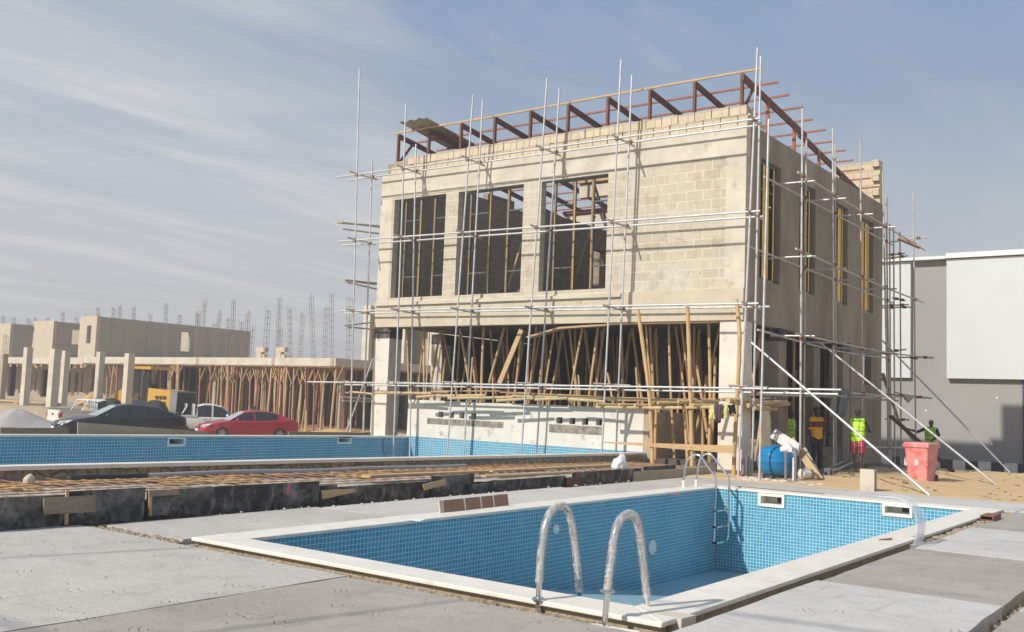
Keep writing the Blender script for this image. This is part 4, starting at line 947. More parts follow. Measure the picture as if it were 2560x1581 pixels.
# rear scaffold and timbers behind the house corner
M['darkplank'] = mottled('dark_plank', (.075, .055, .045), (.05, .04, .035), 4, .85)
SB = thing('scaffolding', 'group of rusty tubes standing at the back corner of the house by the white hall', 'scaffold', (-9.6, 36.6, 0))
for px, y0, y1, Y in ((2220, 494, 1180, 36.4), (2227, 560, 1165, 37.2), (2237, 570, 1165, 36.7), (2253, 580, 1160, 37.4)):
    a = on_y(px, y1, Y); b = on_y(px-3, y0, Y); a.z = -.15; tubeo('standard', a, b, SB, 'steelold')
for a, b, Y in (((2225, 606), (2322, 592), 36.5), ((2215, 638), (2262, 634), 36.6), ((2214, 648), (2270, 640), 36.9), ((2206, 765), (2272, 762), 36.6), ((2206, 770), (2280, 768), 37), ((2230, 745), (2264, 752), 36.9), ((2250, 894), (2335, 894), 36.5), ((2170, 886), (2266, 874), 36.3), ((2215, 985), (2330, 996), 36.6), ((2213, 1048), (2273, 1050), 36.7)):
    p = on_y(*a, Y-.05); q = on_y(*b, Y-.05); tubeo('ledger', p, q, SB, 'steelold'); clamp(p.lerp(q, .35), SB); clamp(p.lerp(q, .75), SB)
tag(obj('plank', MB().bar(on_x(2245, 596, -9.6), on_x(2300, 620, -9.0), .2, .05), M['propwood']), 'dark board high on the side scaffold at the house corner', 'plank')
for a, b, X, w, mt, lb in (((2207, 935), (2267, 1112), -9.0, .1, 'greywood', 'grey timber leaning on the rear tubes behind the red bin'), ((2226, 1040), (2382, 1180), -8.0, .13, 'darkplank', 'long dark plank sloping to the ground behind the red bin')):
    A = on_x(*a, X); B = on_z(*b, 0); tag(obj('plank', MB().bar(A, B, w, .05), M[mt]), lb, 'plank')
# ------------------------------------------------------------------ bamboo
def bamboo_mesh(a, b, r, par=None, mat='bamboo'):
    a = Vector(a); b = Vector(b); L_ = (b-a).length; n_ = max(6, int(L_/.09)); pts = []; rs = []
    bend = Vector((random.uniform(-1, 1), random.uniform(-1, 1), random.uniform(-.3, .3)))*L_*.012; ph = random.random()
    node = random.uniform(.30, .42)
    k_ = 0; t = 0; L2 = [0]
    s_ = ph*node
    while s_ < L_: L2 += [max(.001, s_-.012), s_, min(L_-.001, s_+.012)]; s_ += node*random.uniform(.85, 1.1)
    L2.append(L_); L2 = sorted(set(L2))
    for i, q in enumerate(L2):
        t = q/L_; pts.append(a.lerp(b, t)+bend*math.sin(t*math.pi)); rs.append(r*(1.05-.22*t)*(1.16 if (i-2) % 3 == 0 and 0 < i < len(L2)-1 else 1))
    return MB().tube(pts, rs, 9)
BP = []
def R4p(a, b): return (1280+a*.2778, 760+b*.2778)
def R3p(a, b): return (840+a*.2778, 760+b*.2778)
for t_, b_ in (((75, 310), (30, 810)), ((150, 260), (130, 820)), ((215, 250), (160, 800)), ((295, 225), (245, 820)), ((308, 220), (312, 820)), ((380, 240), (320, 640)), ((450, 270), (340, 815)), ((455, 200), (530, 820)), ((515, 200), (585, 700)), ((635, 215), (535, 825)), ((570, 200), (560, 700)), ((600, 640), (612, 820)), ((655, 250), (735, 720)), ((770, 250), (700, 820)), ((830, 210), (755, 825)), ((850, 480), (780, 800)), ((860, 620), (895, 820)), ((985, 250), (1005, 800)), ((1080, 230), (975, 840)), ((1085, 235), (1170, 850)), ((1115, 565), (1130, 845)), ((1240, 180), (1270, 850)), ((1295, 180), (1330, 855)), ((1210, 250), (1262, 800)), ((1410, 170), (1440, 860)), ((1480, 290), (1545, 850)), ((1575, 300), (1515, 850)), ((1690, 180), (1630, 860)), ((1540, 350), (1590, 860)), ((1640, 170), (1625, 600)), ((1770, 175), (1775, 865)), ((1870, 200), (1800, 500)), ((1830, 480), (1812, 865)), ((1665, 560), (1712, 865)), ((1750, 640), (1740, 860))):
    BP.append((R4p(*t_), R4p(*b_)))
for t_, b_ in (((800, 235), (750, 790)), ((795, 240), (795, 780)), ((940, 235), (840, 790)), ((960, 250), (1085, 790)), ((945, 290), (970, 790)), ((985, 490), (955, 780)), ((1115, 250), (1085, 795)), ((1130, 330), (1190, 790)), ((1215, 240), (1130, 790)), ((1230, 480), (1205, 760)), ((1220, 220), (1295, 800)), ((1235, 560), (1262, 790)), ((1330, 300), (1325, 700)), ((1390, 220), (1410, 800)), ((1390, 250), (1455, 790)), ((1510, 235), (1350, 800)), ((1540, 220), (1562, 790)), ((1660, 330), (1600, 800)), ((1615, 480), (1580, 800)), ((1735, 290), (1722, 810)), ((1795, 310), (1745, 800)), ((640, 250), (650, 560)), ((655, 560), (695, 780))):
    BP.append((R3p(*t_), R3p(*b_)))
BP.sort(key=lambda q: (q[0][0]+q[1][0])/2)
for i, (t_, b_) in enumerate(BP):
    Y = 24.3+((i*37) % 11)*.22
    T = on_y(*t_, Y); B = on_y(*b_, Y); T2 = T.copy(); d = (B-T).normalized()
    if T.z > 3.1: T = T+d*((3.92-T.z)/d.z)
    B = T+d*((.23-T.z)/d.z)
    lean = 'upright' if abs(T.x-B.x) < .12 else ('leaning right' if T.x > B.x else 'leaning left')
    tag(obj('bamboo_prop', bamboo_mesh(B, T, random.uniform(.033, .05)), M['bamboo']), 'yellow bamboo prop under the front beam, %s, %s from left' % (lean, nth(i)), 'bamboo prop', 'bamboo props under the front beam')
# second layer deep inside, in the dark
for i in range(38):
    x = -19.8+.235*i+random.uniform(-.1, .1); y = random.uniform(25.8, 30.5); a = (x, y, .23); b = (x+random.uniform(-.5, .5), y+random.uniform(-.2, .2), 3.92)
    tag(obj('bamboo_prop', bamboo_mesh(a, b, .036), M['bamboo']), 'shaded bamboo prop deep inside the ground floor, %s of the back group' % nth(i), 'bamboo prop', 'bamboo props deep inside the ground floor')
# long front poles that carry the bamboo shelf
for i, (pts, Y, lb) in enumerate(((((1130, 50), (1175, 350), (1240, 870), (1265, 1410)), 23.05, 'long bamboo pole rising in front of the beam, left of the three front poles'), (((1580, 30), (1596, 500), (1606, 870), (1622, 1420)), 23.05, 'long bamboo pole rising in front of the beam, middle of the three front poles'), (((2018, -40), (2048, 300), (2025, 870), (1997, 1410)), 23.4, 'long bent bamboo pole in front of the right corner column'))):
    P_ = smooth_path([on_y(*R4p(*q), Y) for q in pts], 5); P_[-1].z = -.1
    rs = [.05*(1.15 if k_ % 2 else 1) for k_ in range(len(P_))]
    tag(obj('bamboo_pole', MB().tube(P_, rs, 9), M['bamboo']), lb, 'bamboo pole', 'long front bamboo poles')
for i, (a, b, lb) in enumerate((((1300, 980), (1295, 1240), 'short bamboo post in the doorway below the shelf, leftmost'), ((1550, 950), (1590, 1340), 'slanting bamboo post in the doorway below the shelf'), ((1790, 1060), (1770, 1400), 'bamboo post below the hanging yellow cloth'))):
    A = on_y(*R4p(*a), 23.6); B = on_y(*R4p(*b), 23.6); B.z = -.1; A.z = 1.55; tag(obj('bamboo_post', bamboo_mesh(B, A, .045), M['bamboo']), lb, 'bamboo post')
pl_ = MB(); A = on_y(*R4p(820, 1247), 22.98); B = on_y(*R4p(2000, 1305), 22.98)
pl_.add([(A.x, 22.96, A.z-.01), (B.x, 22.96, B.z-.12), (B.x, 22.96, B.z+.08), (A.x, 22.96, A.z+.02), (A.x, 22.99, A.z-.01), (B.x, 22.99, B.z-.12), (B.x, 22.99, B.z+.08), (A.x, 22.99, A.z+.02)], [(3, 2, 1, 0), (4, 5, 6, 7), (0, 1, 5, 4), (1, 2, 6, 5), (2, 3, 7, 6), (3, 0, 4, 7)])
tag(obj('plank', pl_, M['wood']), 'tapered horizontal plank tied across the bamboo posts by the right column', 'plank')
A = on_y(*R3p(1670, 235), 23.9); B = on_y(*R3p(1470, 720), 23.9); d = B-A
tag(obj('timber_brace', MB().bar(A, A+d*1.0, .05, .16), M['wood']), 'pale sawn timber brace slanting under the curved form board', 'timber brace')
# bamboo shelf along the front
BS = thing('bamboo_shelf', 'long working shelf of bamboo poles and boards on top of the white plinth wall', 'bamboo shelf', (-16, 23.4, 1.65))
for a, b, Y in (((360, 800), (860, 808), 23.2), ((530, 812), (1010, 800), 23.35), ((890, 830), (1350, 822), 23.15), ((1010, 850), (1420, 845), 23.05), ((725, 840), (890, 828), 23.1), ((1235, 855), (1600, 838), 23.2), ((1450, 872), (1780, 850), 23.05), ((130, 795), (330, 812), 24.6)):
    A = on_y(*R3p(*a), Y); B = on_y(*R3p(*b), Y); child('pole', bamboo_mesh(A, B, .045), M['bamboo2'], BS)
for a, b, Y in (((210, 862), (500, 850), 23.05), ((500, 858), (840, 880), 23.1), ((760, 930), (1230, 935), 22.95), ((1230, 938), (1800, 930), 22.95), ((0, 830), (420, 835), 23.3), ((400, 835), (900, 850), 23.35), ((860, 860), (1300, 868), 23.4), ((1230, 870), (1860, 880), 23.4)):
    A = on_y(*R4p(*a), Y); B = on_y(*R4p(*b), Y); child('pole', bamboo_mesh(A, B, .045), M['bamboo2'], BS)
for a in ((765, 905), (965, 908), (1105, 912), (1310, 890), (1495, 878), (1625, 912), (1885, 858)):   # cut ends pointing at the camera
    A = on_y(*R4p(*a), 22.75); child('pole', bamboo_mesh(A, (A.x+.55, A.y+1.0, A.z+.02), .045), M['bamboo2'], BS)
for a, b, w in (((0, 825), (420, 835), .3), ((430, 835), (900, 862), .3), ((900, 862), (1340, 872), .25), ((1300, 880), (1850, 878), .25)):
    A = on_y(*R4p(*a), 23.5); B = on_y(*R4p(*b), 23.5); child('board', MB().bar((A.x, 23.5, A.z+.06), (B.x, 23.5, B.z+.06), w, .03), M['propwood'], BS)
for a, b, w in (((900, 800), (1500, 800), .3), ((1500, 812), (1790, 818), .3)):
    A = on_y(*R3p(*a), 23.5); B = on_y(*R3p(*b), 23.5); child('board', MB().bar((A.x, 23.5, A.z+.05), (B.x, 23.5, B.z+.05), w, .03), M['propwood'], BS)
# side bays: bamboo props and the muddy shelf
def R5p(a, b): return (1820+a*.3041, 780+b*.3041)
SP_ = [((270, 170), (175, 600)), ((345, 150), (295, 610)), ((400, 160), (380, 700)), ((240, 380), (180, 700)), ((480, 480), (480, 980)), ((545, 200), (540, 620)), ((560, 480), (530, 860)), ((670, 280), (665, 700)), ((640, 420), (640, 760)), ((850, 300), (790, 1090)), ((805, 310), (800, 560)), ((910, 300), (940, 640)), ((960, 300), (925, 700)), ((900, 680), (900, 1100)), ((830, 690), (830, 1100)), ((190, 110), (175, 330))]
for i, (t_, b_) in enumerate(SP_):
    X = -10.75-.15*(i % 4); T = on_x(*R5p(*t_), X); B = on_x(*R5p(*b_), X); d = (B-T).normalized()
    if T.z > 3: T = T+d*((3.88-T.z)/d.z)
    B = T+d*((.1-T.z)/d.z)
    tag(obj('bamboo_prop', bamboo_mesh(B, T, .05), M['bamboo']), 'bamboo prop in the shaded side bays, %s of its row' % nth(i), 'bamboo prop', 'bamboo props in the side bays')
MS = thing('bamboo_shelf', 'mud-caked bamboo shelf sticking out of the shaded side bay above the blue tank', 'bamboo shelf', (-10, 25, 1.7))
for i, (a, b) in enumerate((((0, 730), (190, 770)), ((160, 770), (500, 760)), ((210, 790), (400, 800)), ((250, 750), (480, 740)))):
    A = on_x(*R5p(*a), -10.2+.1*i); B = on_x(*R5p(*b), -10.2+.1*i); child('pole', bamboo_mesh(A, B, .06), M['bamboo2'], MS)
mud = MB()
for k_ in range(26): p = on_x(*R5p(random.uniform(190, 490), random.uniform(725, 750)), -10.2); chunk(mud, p, (.12, .12, .05), k_)
child('dried_mud', mud, M['rubble'], MS)
# ------------------------------------------------------------------ white hall at the right
HL = thing('white_hall', 'large plain grey hall with projecting white panels behind the sand at the right', 'building', (-3, 53, 0))
HY = 46.6; hs = HY/36
def hz(z): return 1.6+(z-1.6)*hs
child('wall', MB().box((-30, HY, -1), (8, 66, hz(7.02))), M['facadegrey'], HL)
child('wall_panel', MB().box((-30, HY-.2, hz(2.93)), (-9.35*hs, HY-.003, hz(7.0))), M['boardwhite'], HL, None, 'white panel left of the grey recess')
child('wall_panel', MB().box((-8.15*hs, HY-.28, hz(2.93)), (8, HY-.003, hz(7.0))), M['boardwhite'], HL, None, 'large white panel at the right')
child('parapet_cap', MB().box((-30.1, HY-.38, hz(7.025)), (-8.155*hs, HY+.2, hz(7.12))), M['white'], HL); child('parapet_cap', MB().box((-8.15*hs, HY-.42, hz(7.03)), (8.1, HY+.2, hz(7.2))), M['white'], HL)
child('doorway', MB().box((-5.86*hs, HY-.07, -.6), (-5.3, HY-.005, hz(2.9))), plastic('dark_blue_steel', (.03, .06, .16)), HL)
for q_ in ((2492, 995), (2479, 1110), (2315, 1027)):
    p = on_y(*q_, HY-.01); child('wall_plug', MB().lathe([(.045, 0), (.04, -.012)], (p.x, HY-.002, p.z), 10, 'y'), M['white'], HL)
for i in range(24):
    x = -14.6+.5*i; wh = i % 2
    tag(obj('kerb_stone', MB().box((x, HY-1.2, -.8), (x+.494, HY-.9, -.19), .006), M['kerbwhite'] if wh else M['kerbblack']), '%s painted kerb stone before the grey hall, %s from the house end' % ('white' if wh else 'black', nth(i)), 'kerb stone', 'black and white kerb stones')
# ------------------------------------------------------------------ unfinished terrace at the left
TB = thing('unfinished_terrace', 'long unfinished block terrace at the left with timber props under its concrete slab', 'building', (-60, 45, 0))
def tcd(name, mb, mat, label=None): return child(name, mb, mat, TB, None, label)
def hole_y(px0, px1, y0, y1, Y): a = on_y(px0, y1, Y); b = on_y(px1, y0, Y); return (a.x, b.x, a.z, b.z)
def hole_x(px0, px1, y0, y1, X): a = on_x(px0, y1, X); b = on_x(px1, y0, X); return (a.y, b.y, a.z, b.z)
FY = 38.7
tcd('slab', MB().box((-66.9, FY, 3.2), (-41.0, 53, 3.66)), M['paleconc'])
tcd('slab', MB().box((-110, FY, 3.12), (-66.95, 53, 3.6)), M['paleconc'])
for px in (492, 682, 830): p = on_y(px, 905, FY-.02); tcd('slab_joint', MB().box((p.x-.12, FY-.02, 3.21), (p.x+.12, FY-.003, 3.65)), M['sunconc'])
tcd('front_wall', wall('y', FY+.1, FY+.35, -74.5, -71.5, 3.61, 6.35, [hole_y(71, 86, 818, 860, FY+.1)]), M['blockfar'])
tcd('front_wall', wall('y', FY+.1, FY+.35, -67.9, -65.7, 3.61, 6.6, [hole_y(215, 229, 814, 859, FY+.1)]), M['blockfar'])
tcd('front_wall', wall('y', FY+.1, FY+.35, -95, -77.9, 3.61, 6.25), M['blockfar'])
tcd('recess_wall', wall('y', FY+4.2, FY+4.4, -95, -65.9, 3.61, 6.2, []), M['blockfarshade'])
tcd('side_wall', wall('x', -78.15, -77.9, FY+.351, FY+4.19, 3.61, 6.24, [(FY+1.9, FY+3.4, 4.7, 5.7)]), M['blockfarshade'])
tcd('side_wall', wall('x', -71.75, -71.5, FY+.351, FY+4.19, 3.61, 6.3, [(FY+1.6, FY+2.8, 4.7, 5.8)]), M['blockfarshade'])
ho = hole_x(451, 476, 832, 878, -65.7)
tcd('long_side_wall', wall('x', -65.95, -65.7, FY+.351, 52.4, 3.67, 6.55, [ho]), M['blockfarshade'])
tcd('inner_wall', MB().box((-72, ho[1]+.3, 3.7), (-66, ho[1]+.5, 6.4)), M['blockfar'])
for px in (283, 372, 493, 578):
    p = on_x(px, 850, -65.68); tcd('wall_column', MB().box((-65.96, p.y-.18, 3.67), (-65.66, p.y+.18, 6.56)), M['sunconc'])
p = on_x(607, 850, -65.68)
tcd('ground_wall', wall('y', FY+2.6, FY+2.8, -110, -60, -.6, 3.1, [hole_y(75, 81, 930, 975, FY+2.6), hole_y(86, 93, 930, 975, FY+2.6), hole_y(100, 128, 925, 992, FY+2.6), hole_y(168, 178, 932, 980, FY+2.6), hole_y(185, 196, 932, 980, FY+2.6), hole_y(201, 209, 932, 980, FY+2.6), hole_y(225, 262, 920, 1000, FY+2.6), hole_y(18, 42, 912, 990, FY+2.6)]), M['sunconc'])
tcd('ground_wall', MB().box((-110, FY+6, -.6), (-42, FY+6.2, 3.1)), M['darkconc'])
dr = MB()
for _ in range(120):
    x = random.uniform(-100, -66.5); w = random.uniform(.05, .3); dr.box((x, FY+.02, 3.12-random.uniform(.1, .4)), (x+w, FY+.06, 3.119))
o_ = tcd('ragged_formwork', dr, M['propwood']); o_['kind'] = 'stuff'
tcd('rear_dark_wall', MB().box((-66, 51, -.6), (-41.5, 51.3, 3.2)), M['darkconc'])
for i, x in enumerate((-63.5, -58.5, -53.5, -48.5, -42)):
    for y in (40, 45.5): tcd('column', MB().box((x-.15, y, -.8), (x+.15, y+.3, 3.2)), M['sunconc'] if y < 41 else M['darkconc'])  # inner row in darker concrete: shade under the slab painted in
sg = MB()
for px in (806, 1003):
    p = on_y(450+px*.2514, 720+665*.2514, 42)
    tag(obj('block_stack', MB().box((p.x-.35, 41.9, 3.665), (p.x+.1, 42.2, 4.2)).box((p.x-.4, 41.88, 4.2), (p.x+.45, 42.22, 4.5)).box((p.x+.12, 41.95, 3.665), (p.x+.4, 42.18, 4.05)), M['blockfar']), 'small %s stack of pale blocks on the slab edge among the starter bars' % ('left' if px < 900 else 'right'), 'block stack')
tag(obj('bucket', MB().lathe([(.14, 0), (.18, .4), (.19, .42), (.17, .42)], (-71.2, FY+1, .3), 14), plastic('red_plastic', (.5, .03, .04))), 'small red bucket in front of the terrace wall at the far left', 'bucket')
# props under the slab
props = []
for i in range(128):
    x = -65.5+24.2*random.random(); y = FY+.15+random.choice((0, 0, 1.1, 2.2, 3.6, 5.4, 7.5))+random.uniform(-.1, .3); props.append((x, y))
props.sort(key=lambda q: -math.atan2(-q[0], q[1]))
pm = [MB().bar((0, 0, 0), (lx, ly, 1), w, w) for lx, ly, w in ((.03, .01, .085), (-.05, .02, .07), (.08, 0, .09), (-.1, .03, .075), (.0, -.02, .1))]
for i, (x, y) in enumerate(props):
    zb = gz(x, y)-.1; h = 3.19-zb; lx = random.gauss(0, .16); ly = random.gauss(0, .1); w = random.uniform(.07, .11)
    row = 'front row' if y < FY+.6 else 'inner rows'
    front = y < FY+.6
    o = thing('timber_prop', '%s timber prop under the terrace slab, %s from the left' % ('front' if front else 'inner', nth(i)), 'timber prop', (x, y, zb), 0, 'timber props under the terrace slab')
    obj('post', MB().bar((0, 0, 0), (lx, ly, h), w, w), (M['propwood'], M['wood'], M['propred'])[i % 3], o)
    if front or i % 3 == 0:
        s = random.choice((-1, 1))
        obj('head_strut', MB().bar((lx*.72, -.06, h*.72), (lx+s*.55, -.06, h-.02), .06, .04), M['wood'], o)
        if i % 2: obj('head_strut', MB().bar((lx*.75, .06, h*.76), (lx-s*.45, .06, h-.02), .06, .04), M['propwood'], o)
    if i % 4 == 1: obj('splice', MB().bar((.07, -.05, 0), (.05+lx*.3, -.05, h*.35), w*.9, .05), M['wood'], o)
tcd('soffit_boards', MB().box((-66, FY+.05, 3.14), (-41.1, 50.9, 3.195)), M['propwood'])
# starter bar cages
def cage(a, b, w, par=None):
    a = Vector(a); b = Vector(b); d = b-a; mb = MB(); rr = .016
    c = [(-w, -w), (w, -w), (w, w), (-w, w)]
    for k_, (x, y) in enumerate(c):
        o_ = Vector((x, y, 0)); e_ = b+o_*random.uniform(.9, 1.15)+d*random.uniform(-.06, .04); mid = a.lerp(b, .5)+o_+Vector((random.uniform(-.03, .03), 0, 0))
        mb.tube([a+o_, mid, e_], rr, 4)
    n_ = int(d.length/.42)
    for i in range(1, n_+1):
        p = a+d*(i-.3)/n_*.97
        for k_ in range(4): q = p+Vector((*c[k_], 0)); r_ = p+Vector((*c[(k_+1) % 4], 0)); mb.tube([q, r_], rr*.75, 3)
    return mb
CG = [(180, 240, 165, 22), (250, 140, 212, 16), (400, 230, 352, 16), (480, 290, 470, 16), (535, 110, 522, 15), (680, 230, 650, 15), (725, 390, 700, 20), (880, 200, 848, 24), (995, 80, 960, 16), (1003, 390, 1000, 16), (1092, 195, 1096, 14), (1220, 255, 1195, 15), (1305, 70, 1330, 15), (1455, 180, 1440, 16), (1508, 40, 1514, 15), (1690, 80, 1680, 20), (345, 350, 335, 12), (612, 320, 620, 12)]
CL = [(450+a*.2514, 720+b*.2514, 450+c*.2514, w*.2514) for a, b, c, w in CG]
CL += [(a*.2248, 720+b*.2248, c*.2248, 5) for a, b, c in ((1088, 210, 1086), (1265, 200, 1245), (1335, 190, 1318), (1490, 200, 1480), (1675, 290, 1665), (1845, 170, 1840), (2000, 280, 1975), (2200, 275, 2185), (960, 290, 950), (850, 315, 845), (530, 325, 520), (390, 320, 385), (320, 330, 310), (150, 325, 148), (35, 310, 30), (695, 260, 700))]
CL.sort(key=lambda q: q[0])
for i, (tx, ty, bx2, w) in enumerate(CL):
    Y = 41.5+(i*7 % 5)*1.1
    if tx < 240: Y = FY+4.3
    z0 = 3.65 if tx > 265 else 5.2
    a = on_y(bx2, 895, Y); D_ = (a-EYE).dot(FW); a.z = z0; b = on_y(tx, ty, Y)
    tag(obj('starter_bars', cage(a, b, .11 if w > 5 else .09), M['rebarfar']), 'rusty cage of starter bars standing on the far terrace, %s cage from the left' % nth(i), 'starter bars', 'starter bar cages on the terrace')
# free-standing concrete pillars on a raised base
base_ = MB().prism([(-75, 22), (-50.2, 27.3), (-48.6, 30.5), (-60, 38.6), (-110, 38.6), (-110, 22)], -1.2, .38)
o = obj('raised_base', base_, M['sunconc']); tag(o, 'low raised concrete base with stained retaining face carrying the pillars at the left', 'raised base')
for i, (tx, ty, bx2, by2, D, lb) in enumerate(((72, 869, 61, 1012, 55, 'bare pale concrete pillar with starter bars, second pillar from the left edge'), (140, 873, 130, 1018, 54, 'thick concrete pillar with shaded right face, third from the left edge'), (166, 878, 157, 1014, 58.5, 'slimmer concrete pillar close behind the thick third one'), (253, 880, 243, 1003, 57.5, 'concrete pillar behind the tail of the first white pickup'), (325, 884, 313, 1008, 48.5, 'concrete pillar directly left of the yellow loader'), (12, 885, 4, 995, 66, 'shaded concrete pillar at the left picture edge'))):
    T = on_d(tx, ty, D); p = on_d(bx2+5, by2, D+.0)
    q = thing('concrete_pillar', lb, 'pillar', (T.x, T.y, .2 if i < 3 else -.9), rad(3))
    h = T.z-q.location.z; w = .175 if i != 1 else .215
    obj('shaft', MB().box((-w, -w, 0), (w, w, h), .01), M['paleconc'] if i != 5 else M['sunconc'], q)  # edge pillar takes a darker concrete that paints its shade
    obj('starter_cage', cage((0, 0, h-.1), (random.uniform(-.05, .05), 0, h+(1.3 if i != 3 else .9)), w*.6), M['rebarfar'], q)
for a, b, D in ((100, 992, 57), (30, 1000, 60)):
    p = on_d(a, b, D); tag(obj('planks', MB().box((p.x-2, p.y-.5, .39), (p.x+1.5, p.y+.5, .47), .02).box((p.x-1.6, p.y-.6, .475), (p.x+1.8, p.y+.3, .55), .02), M['wood']), 'loose pile of pale planks among the pillars, %s one' % ('right' if a > 50 else 'left'), 'planks')
# gravel heap and sand heap
def heap(name, c, r, h, mat, seed, label, cat):
    mb = MB(); n_, m_ = 40, 14
    for j in range(m_+1):
        for i in range(n_):
            t = 2*math.pi*i/n_; q = j/m_; rr = r*q*(1+.18*mn.noise(Vector((math.cos(t)*1.3, math.sin(t)*1.3, seed))))
            x = c[0]+rr*math.cos(t); y = c[1]+rr*math.sin(t)
            mb.v.append((x, y, c[2]+h*(1-q)**1.15*(1+.15*mn.noise(Vector((x*.8, y*.8, seed))))+.05*mn.noise(Vector((x*3, y*3, seed)))-.12*(j == m_)))
    for j in range(m_):
        for i in range(n_): a = j*n_+i; b = j*n_+(i+1) % n_; mb.f.append((a, b, b+n_, a+n_))
    return tag(obj(name, mb, M[mat], None, 60), label, cat)
p = on_d(38, 1060, 40); heap('gravel_heap', (p.x, p.y, -.65), 3.6, 1.25, 'gravel', 2, 'heap of pale grey gravel at the left behind the far pool', 'gravel heap')
p = on_d(148, 1075, 41); heap('gravel_heap', (p.x, p.y, -.65), 1.6, .55, 'gravel', 5, 'smaller spill of gravel between the big heap and the dark car', 'gravel heap')
p = on_d(232, 1000, 60); heap('sand_heap', (p.x, p.y, -.5), 2.6, 1.7, 'sandwet', 3, 'orange sand heap behind the first white pickup', 'sand heap')
p = on_d(840, 1075, 50); heap('sand_heap', (p.x, p.y, -.8), 4, .75, 'sandwet', 8, 'low trampled sand heap between the props and the scaffold', 'sand heap')
# boards edging the lot behind the far pool
for a, b, y0, y1, lb in ((0, 38, 1069, 1085, 'short dark board behind the far pool rim at the left edge'), (38, 170, 1070, 1085, 'warped brown board behind the far pool rim, left of the tall panel'), (193, 520, 1056, 1085, 'long stained panel tapering to the right in front of the dark blue car'), (720, 925, 1079, 1088, 'thin dark board behind the rim right of the red car')):
    X = -22.4; A = on_x(a, y0, X); A2 = on_x(a, y1+6, X); B = on_x(b, y0 if b < 180 else (1080 if b < 600 else 1082), X); B2 = on_x(b, y1+6, X)
    tag(obj('edge_board', MB().hull_plate([A2, B2, B, A], .03), M['sunconc'] if 'stained' in lb else M['greywood']), lb, 'board')
mt_ = plastic('x', (.2, .2, .2))
# debris on the sand under the props
for i in range(22):
    p = on_d(random.uniform(700, 890), random.uniform(1058, 1078), random.uniform(48, 56)); z = gz(p.x, p.y)+.04; a = random.uniform(0, 3.1); l_ = random.uniform(.4, 1.3)
    tag(obj('timber_offcut', MB().bar((p.x, p.y, z), (p.x+l_*math.cos(a), p.y+l_*math.sin(a), z+.12), .08, .03), M['wood']), 'pale timber offcut lying on the sand below the props', 'offcut', 'timber offcuts on the sand below the props')
# house behind the main one
HB = thing('unfinished_house', 'pale unfinished house with framed recesses seen past the left end of the main house', 'house', (-45, 55, 0))
def hb_(n, mb, mt, lb=None): return child(n, mb, M[mt], HB, None, lb)
y0 = 50
hb_('front_wall', wall('y', y0, y0+.3, -50.4, -38, 2.7, 8.0, [(-49.7, -48.6, 3.6, 8.1), (-46.3, -44.2, 3.6, 6.8)]), 'paleconc')
hb_('side_wall', MB().box((-50.4, y0+.31, 2.7), (-50.1, 62, 8.0)), 'sunconc'); hb_('recess_wall', MB().box((-49.9, y0+1.4, 2.7), (-38, y0+1.6, 7.6)), 'sunconc')
hb_('slab', MB().box((-50.5, y0-.1, 2.35), (-38, 62, 2.69)), 'sunconc'); hb_('roof_slab', MB().box((-48.5, y0-.2, 8.01), (-38, 62, 8.3)), 'paleconc')
for x in (-50.2, -47.6, -45.2, -43.2, -41): hb_('column', MB().box((x-.2, y0, -.8), (x+.2, y0+.4, 2.34)), 'sunconc')
hb_('ground_wall', wall('y', y0+3, y0+3.2, -50.2, -38, -.8, 2.3, [(-49.3, -48.4, .2, 1.8), (-46.8, -46.2, -.1, 1.9), (-44.6, -44.1, .3, 1.9)]), 'darkconc')
hb_('low_wall', MB().box((-52, y0-3, -.8), (-38, y0-2.8, .6)), 'sunconc')
# ------------------------------------------------------------------ vehicles
def carpaint(name, col):
    t = NT(name); c = t.mix(t.rng(t.noise(3, 5), .4, .75, 0, .35), col, tuple(min(1, x*.8+.08) for x in col))
    return t.done(c, .34, .0, None, Coat_Weight=.35, Coat_Roughness=.12, Specular_IOR_Level=.3)
M['glass'] = plastic('tinted_glass', (.025, .032, .035), .06); M['tyre'] = M['black']; M['rim'] = plastic('alloy_rim', (.45, .45, .46), .35)
M['lamp'] = plastic('clear_lamp', (.65, .66, .68), .15); M['tail'] = plastic('red_lamp', (.45, .02, .02), .2)
M['windscreen'] = plastic('windscreen', (.40, .45, .44), .05)  # pale colour stands in for sky reflected in the glass
def interp(tab, x): return lerp_tab(tab, x)
def wheel(par, x, y, r, w=.21):
    s = 1 if y > 0 else -1
    o = obj('wheel', MB().lathe([(r*.62, -w/2), (r*.93, -w/2), (r, -w*.32), (r, w*.32), (r*.93, w/2), (r*.62, w/2), (r*.60, w*.3), (r*.60, -w*.3)], (0, 0, 0), 28, 'y'), M['tyre'], par, 40); o.location = (x, y, r)
    rm_ = MB().lathe([(r*.6, s*w*.36), (r*.56, s*w*.44), (r*.5, s*w*.34), (.02, s*w*.40), (.01, s*w*.46)], (0, 0, 0), 28, 'y'); obj('rim', rm_, M['darkmetal'], o, 40)
    for k_ in range(7):
        t = 2*math.pi*k_/7; obj('spoke', MB().bar((.03*math.cos(t), s*w*.42, .03*math.sin(t)), (r*.57*math.cos(t), s*w*.42, r*.57*math.sin(t)), .045, .03, (0, 1, 0)), M['rim'], o)
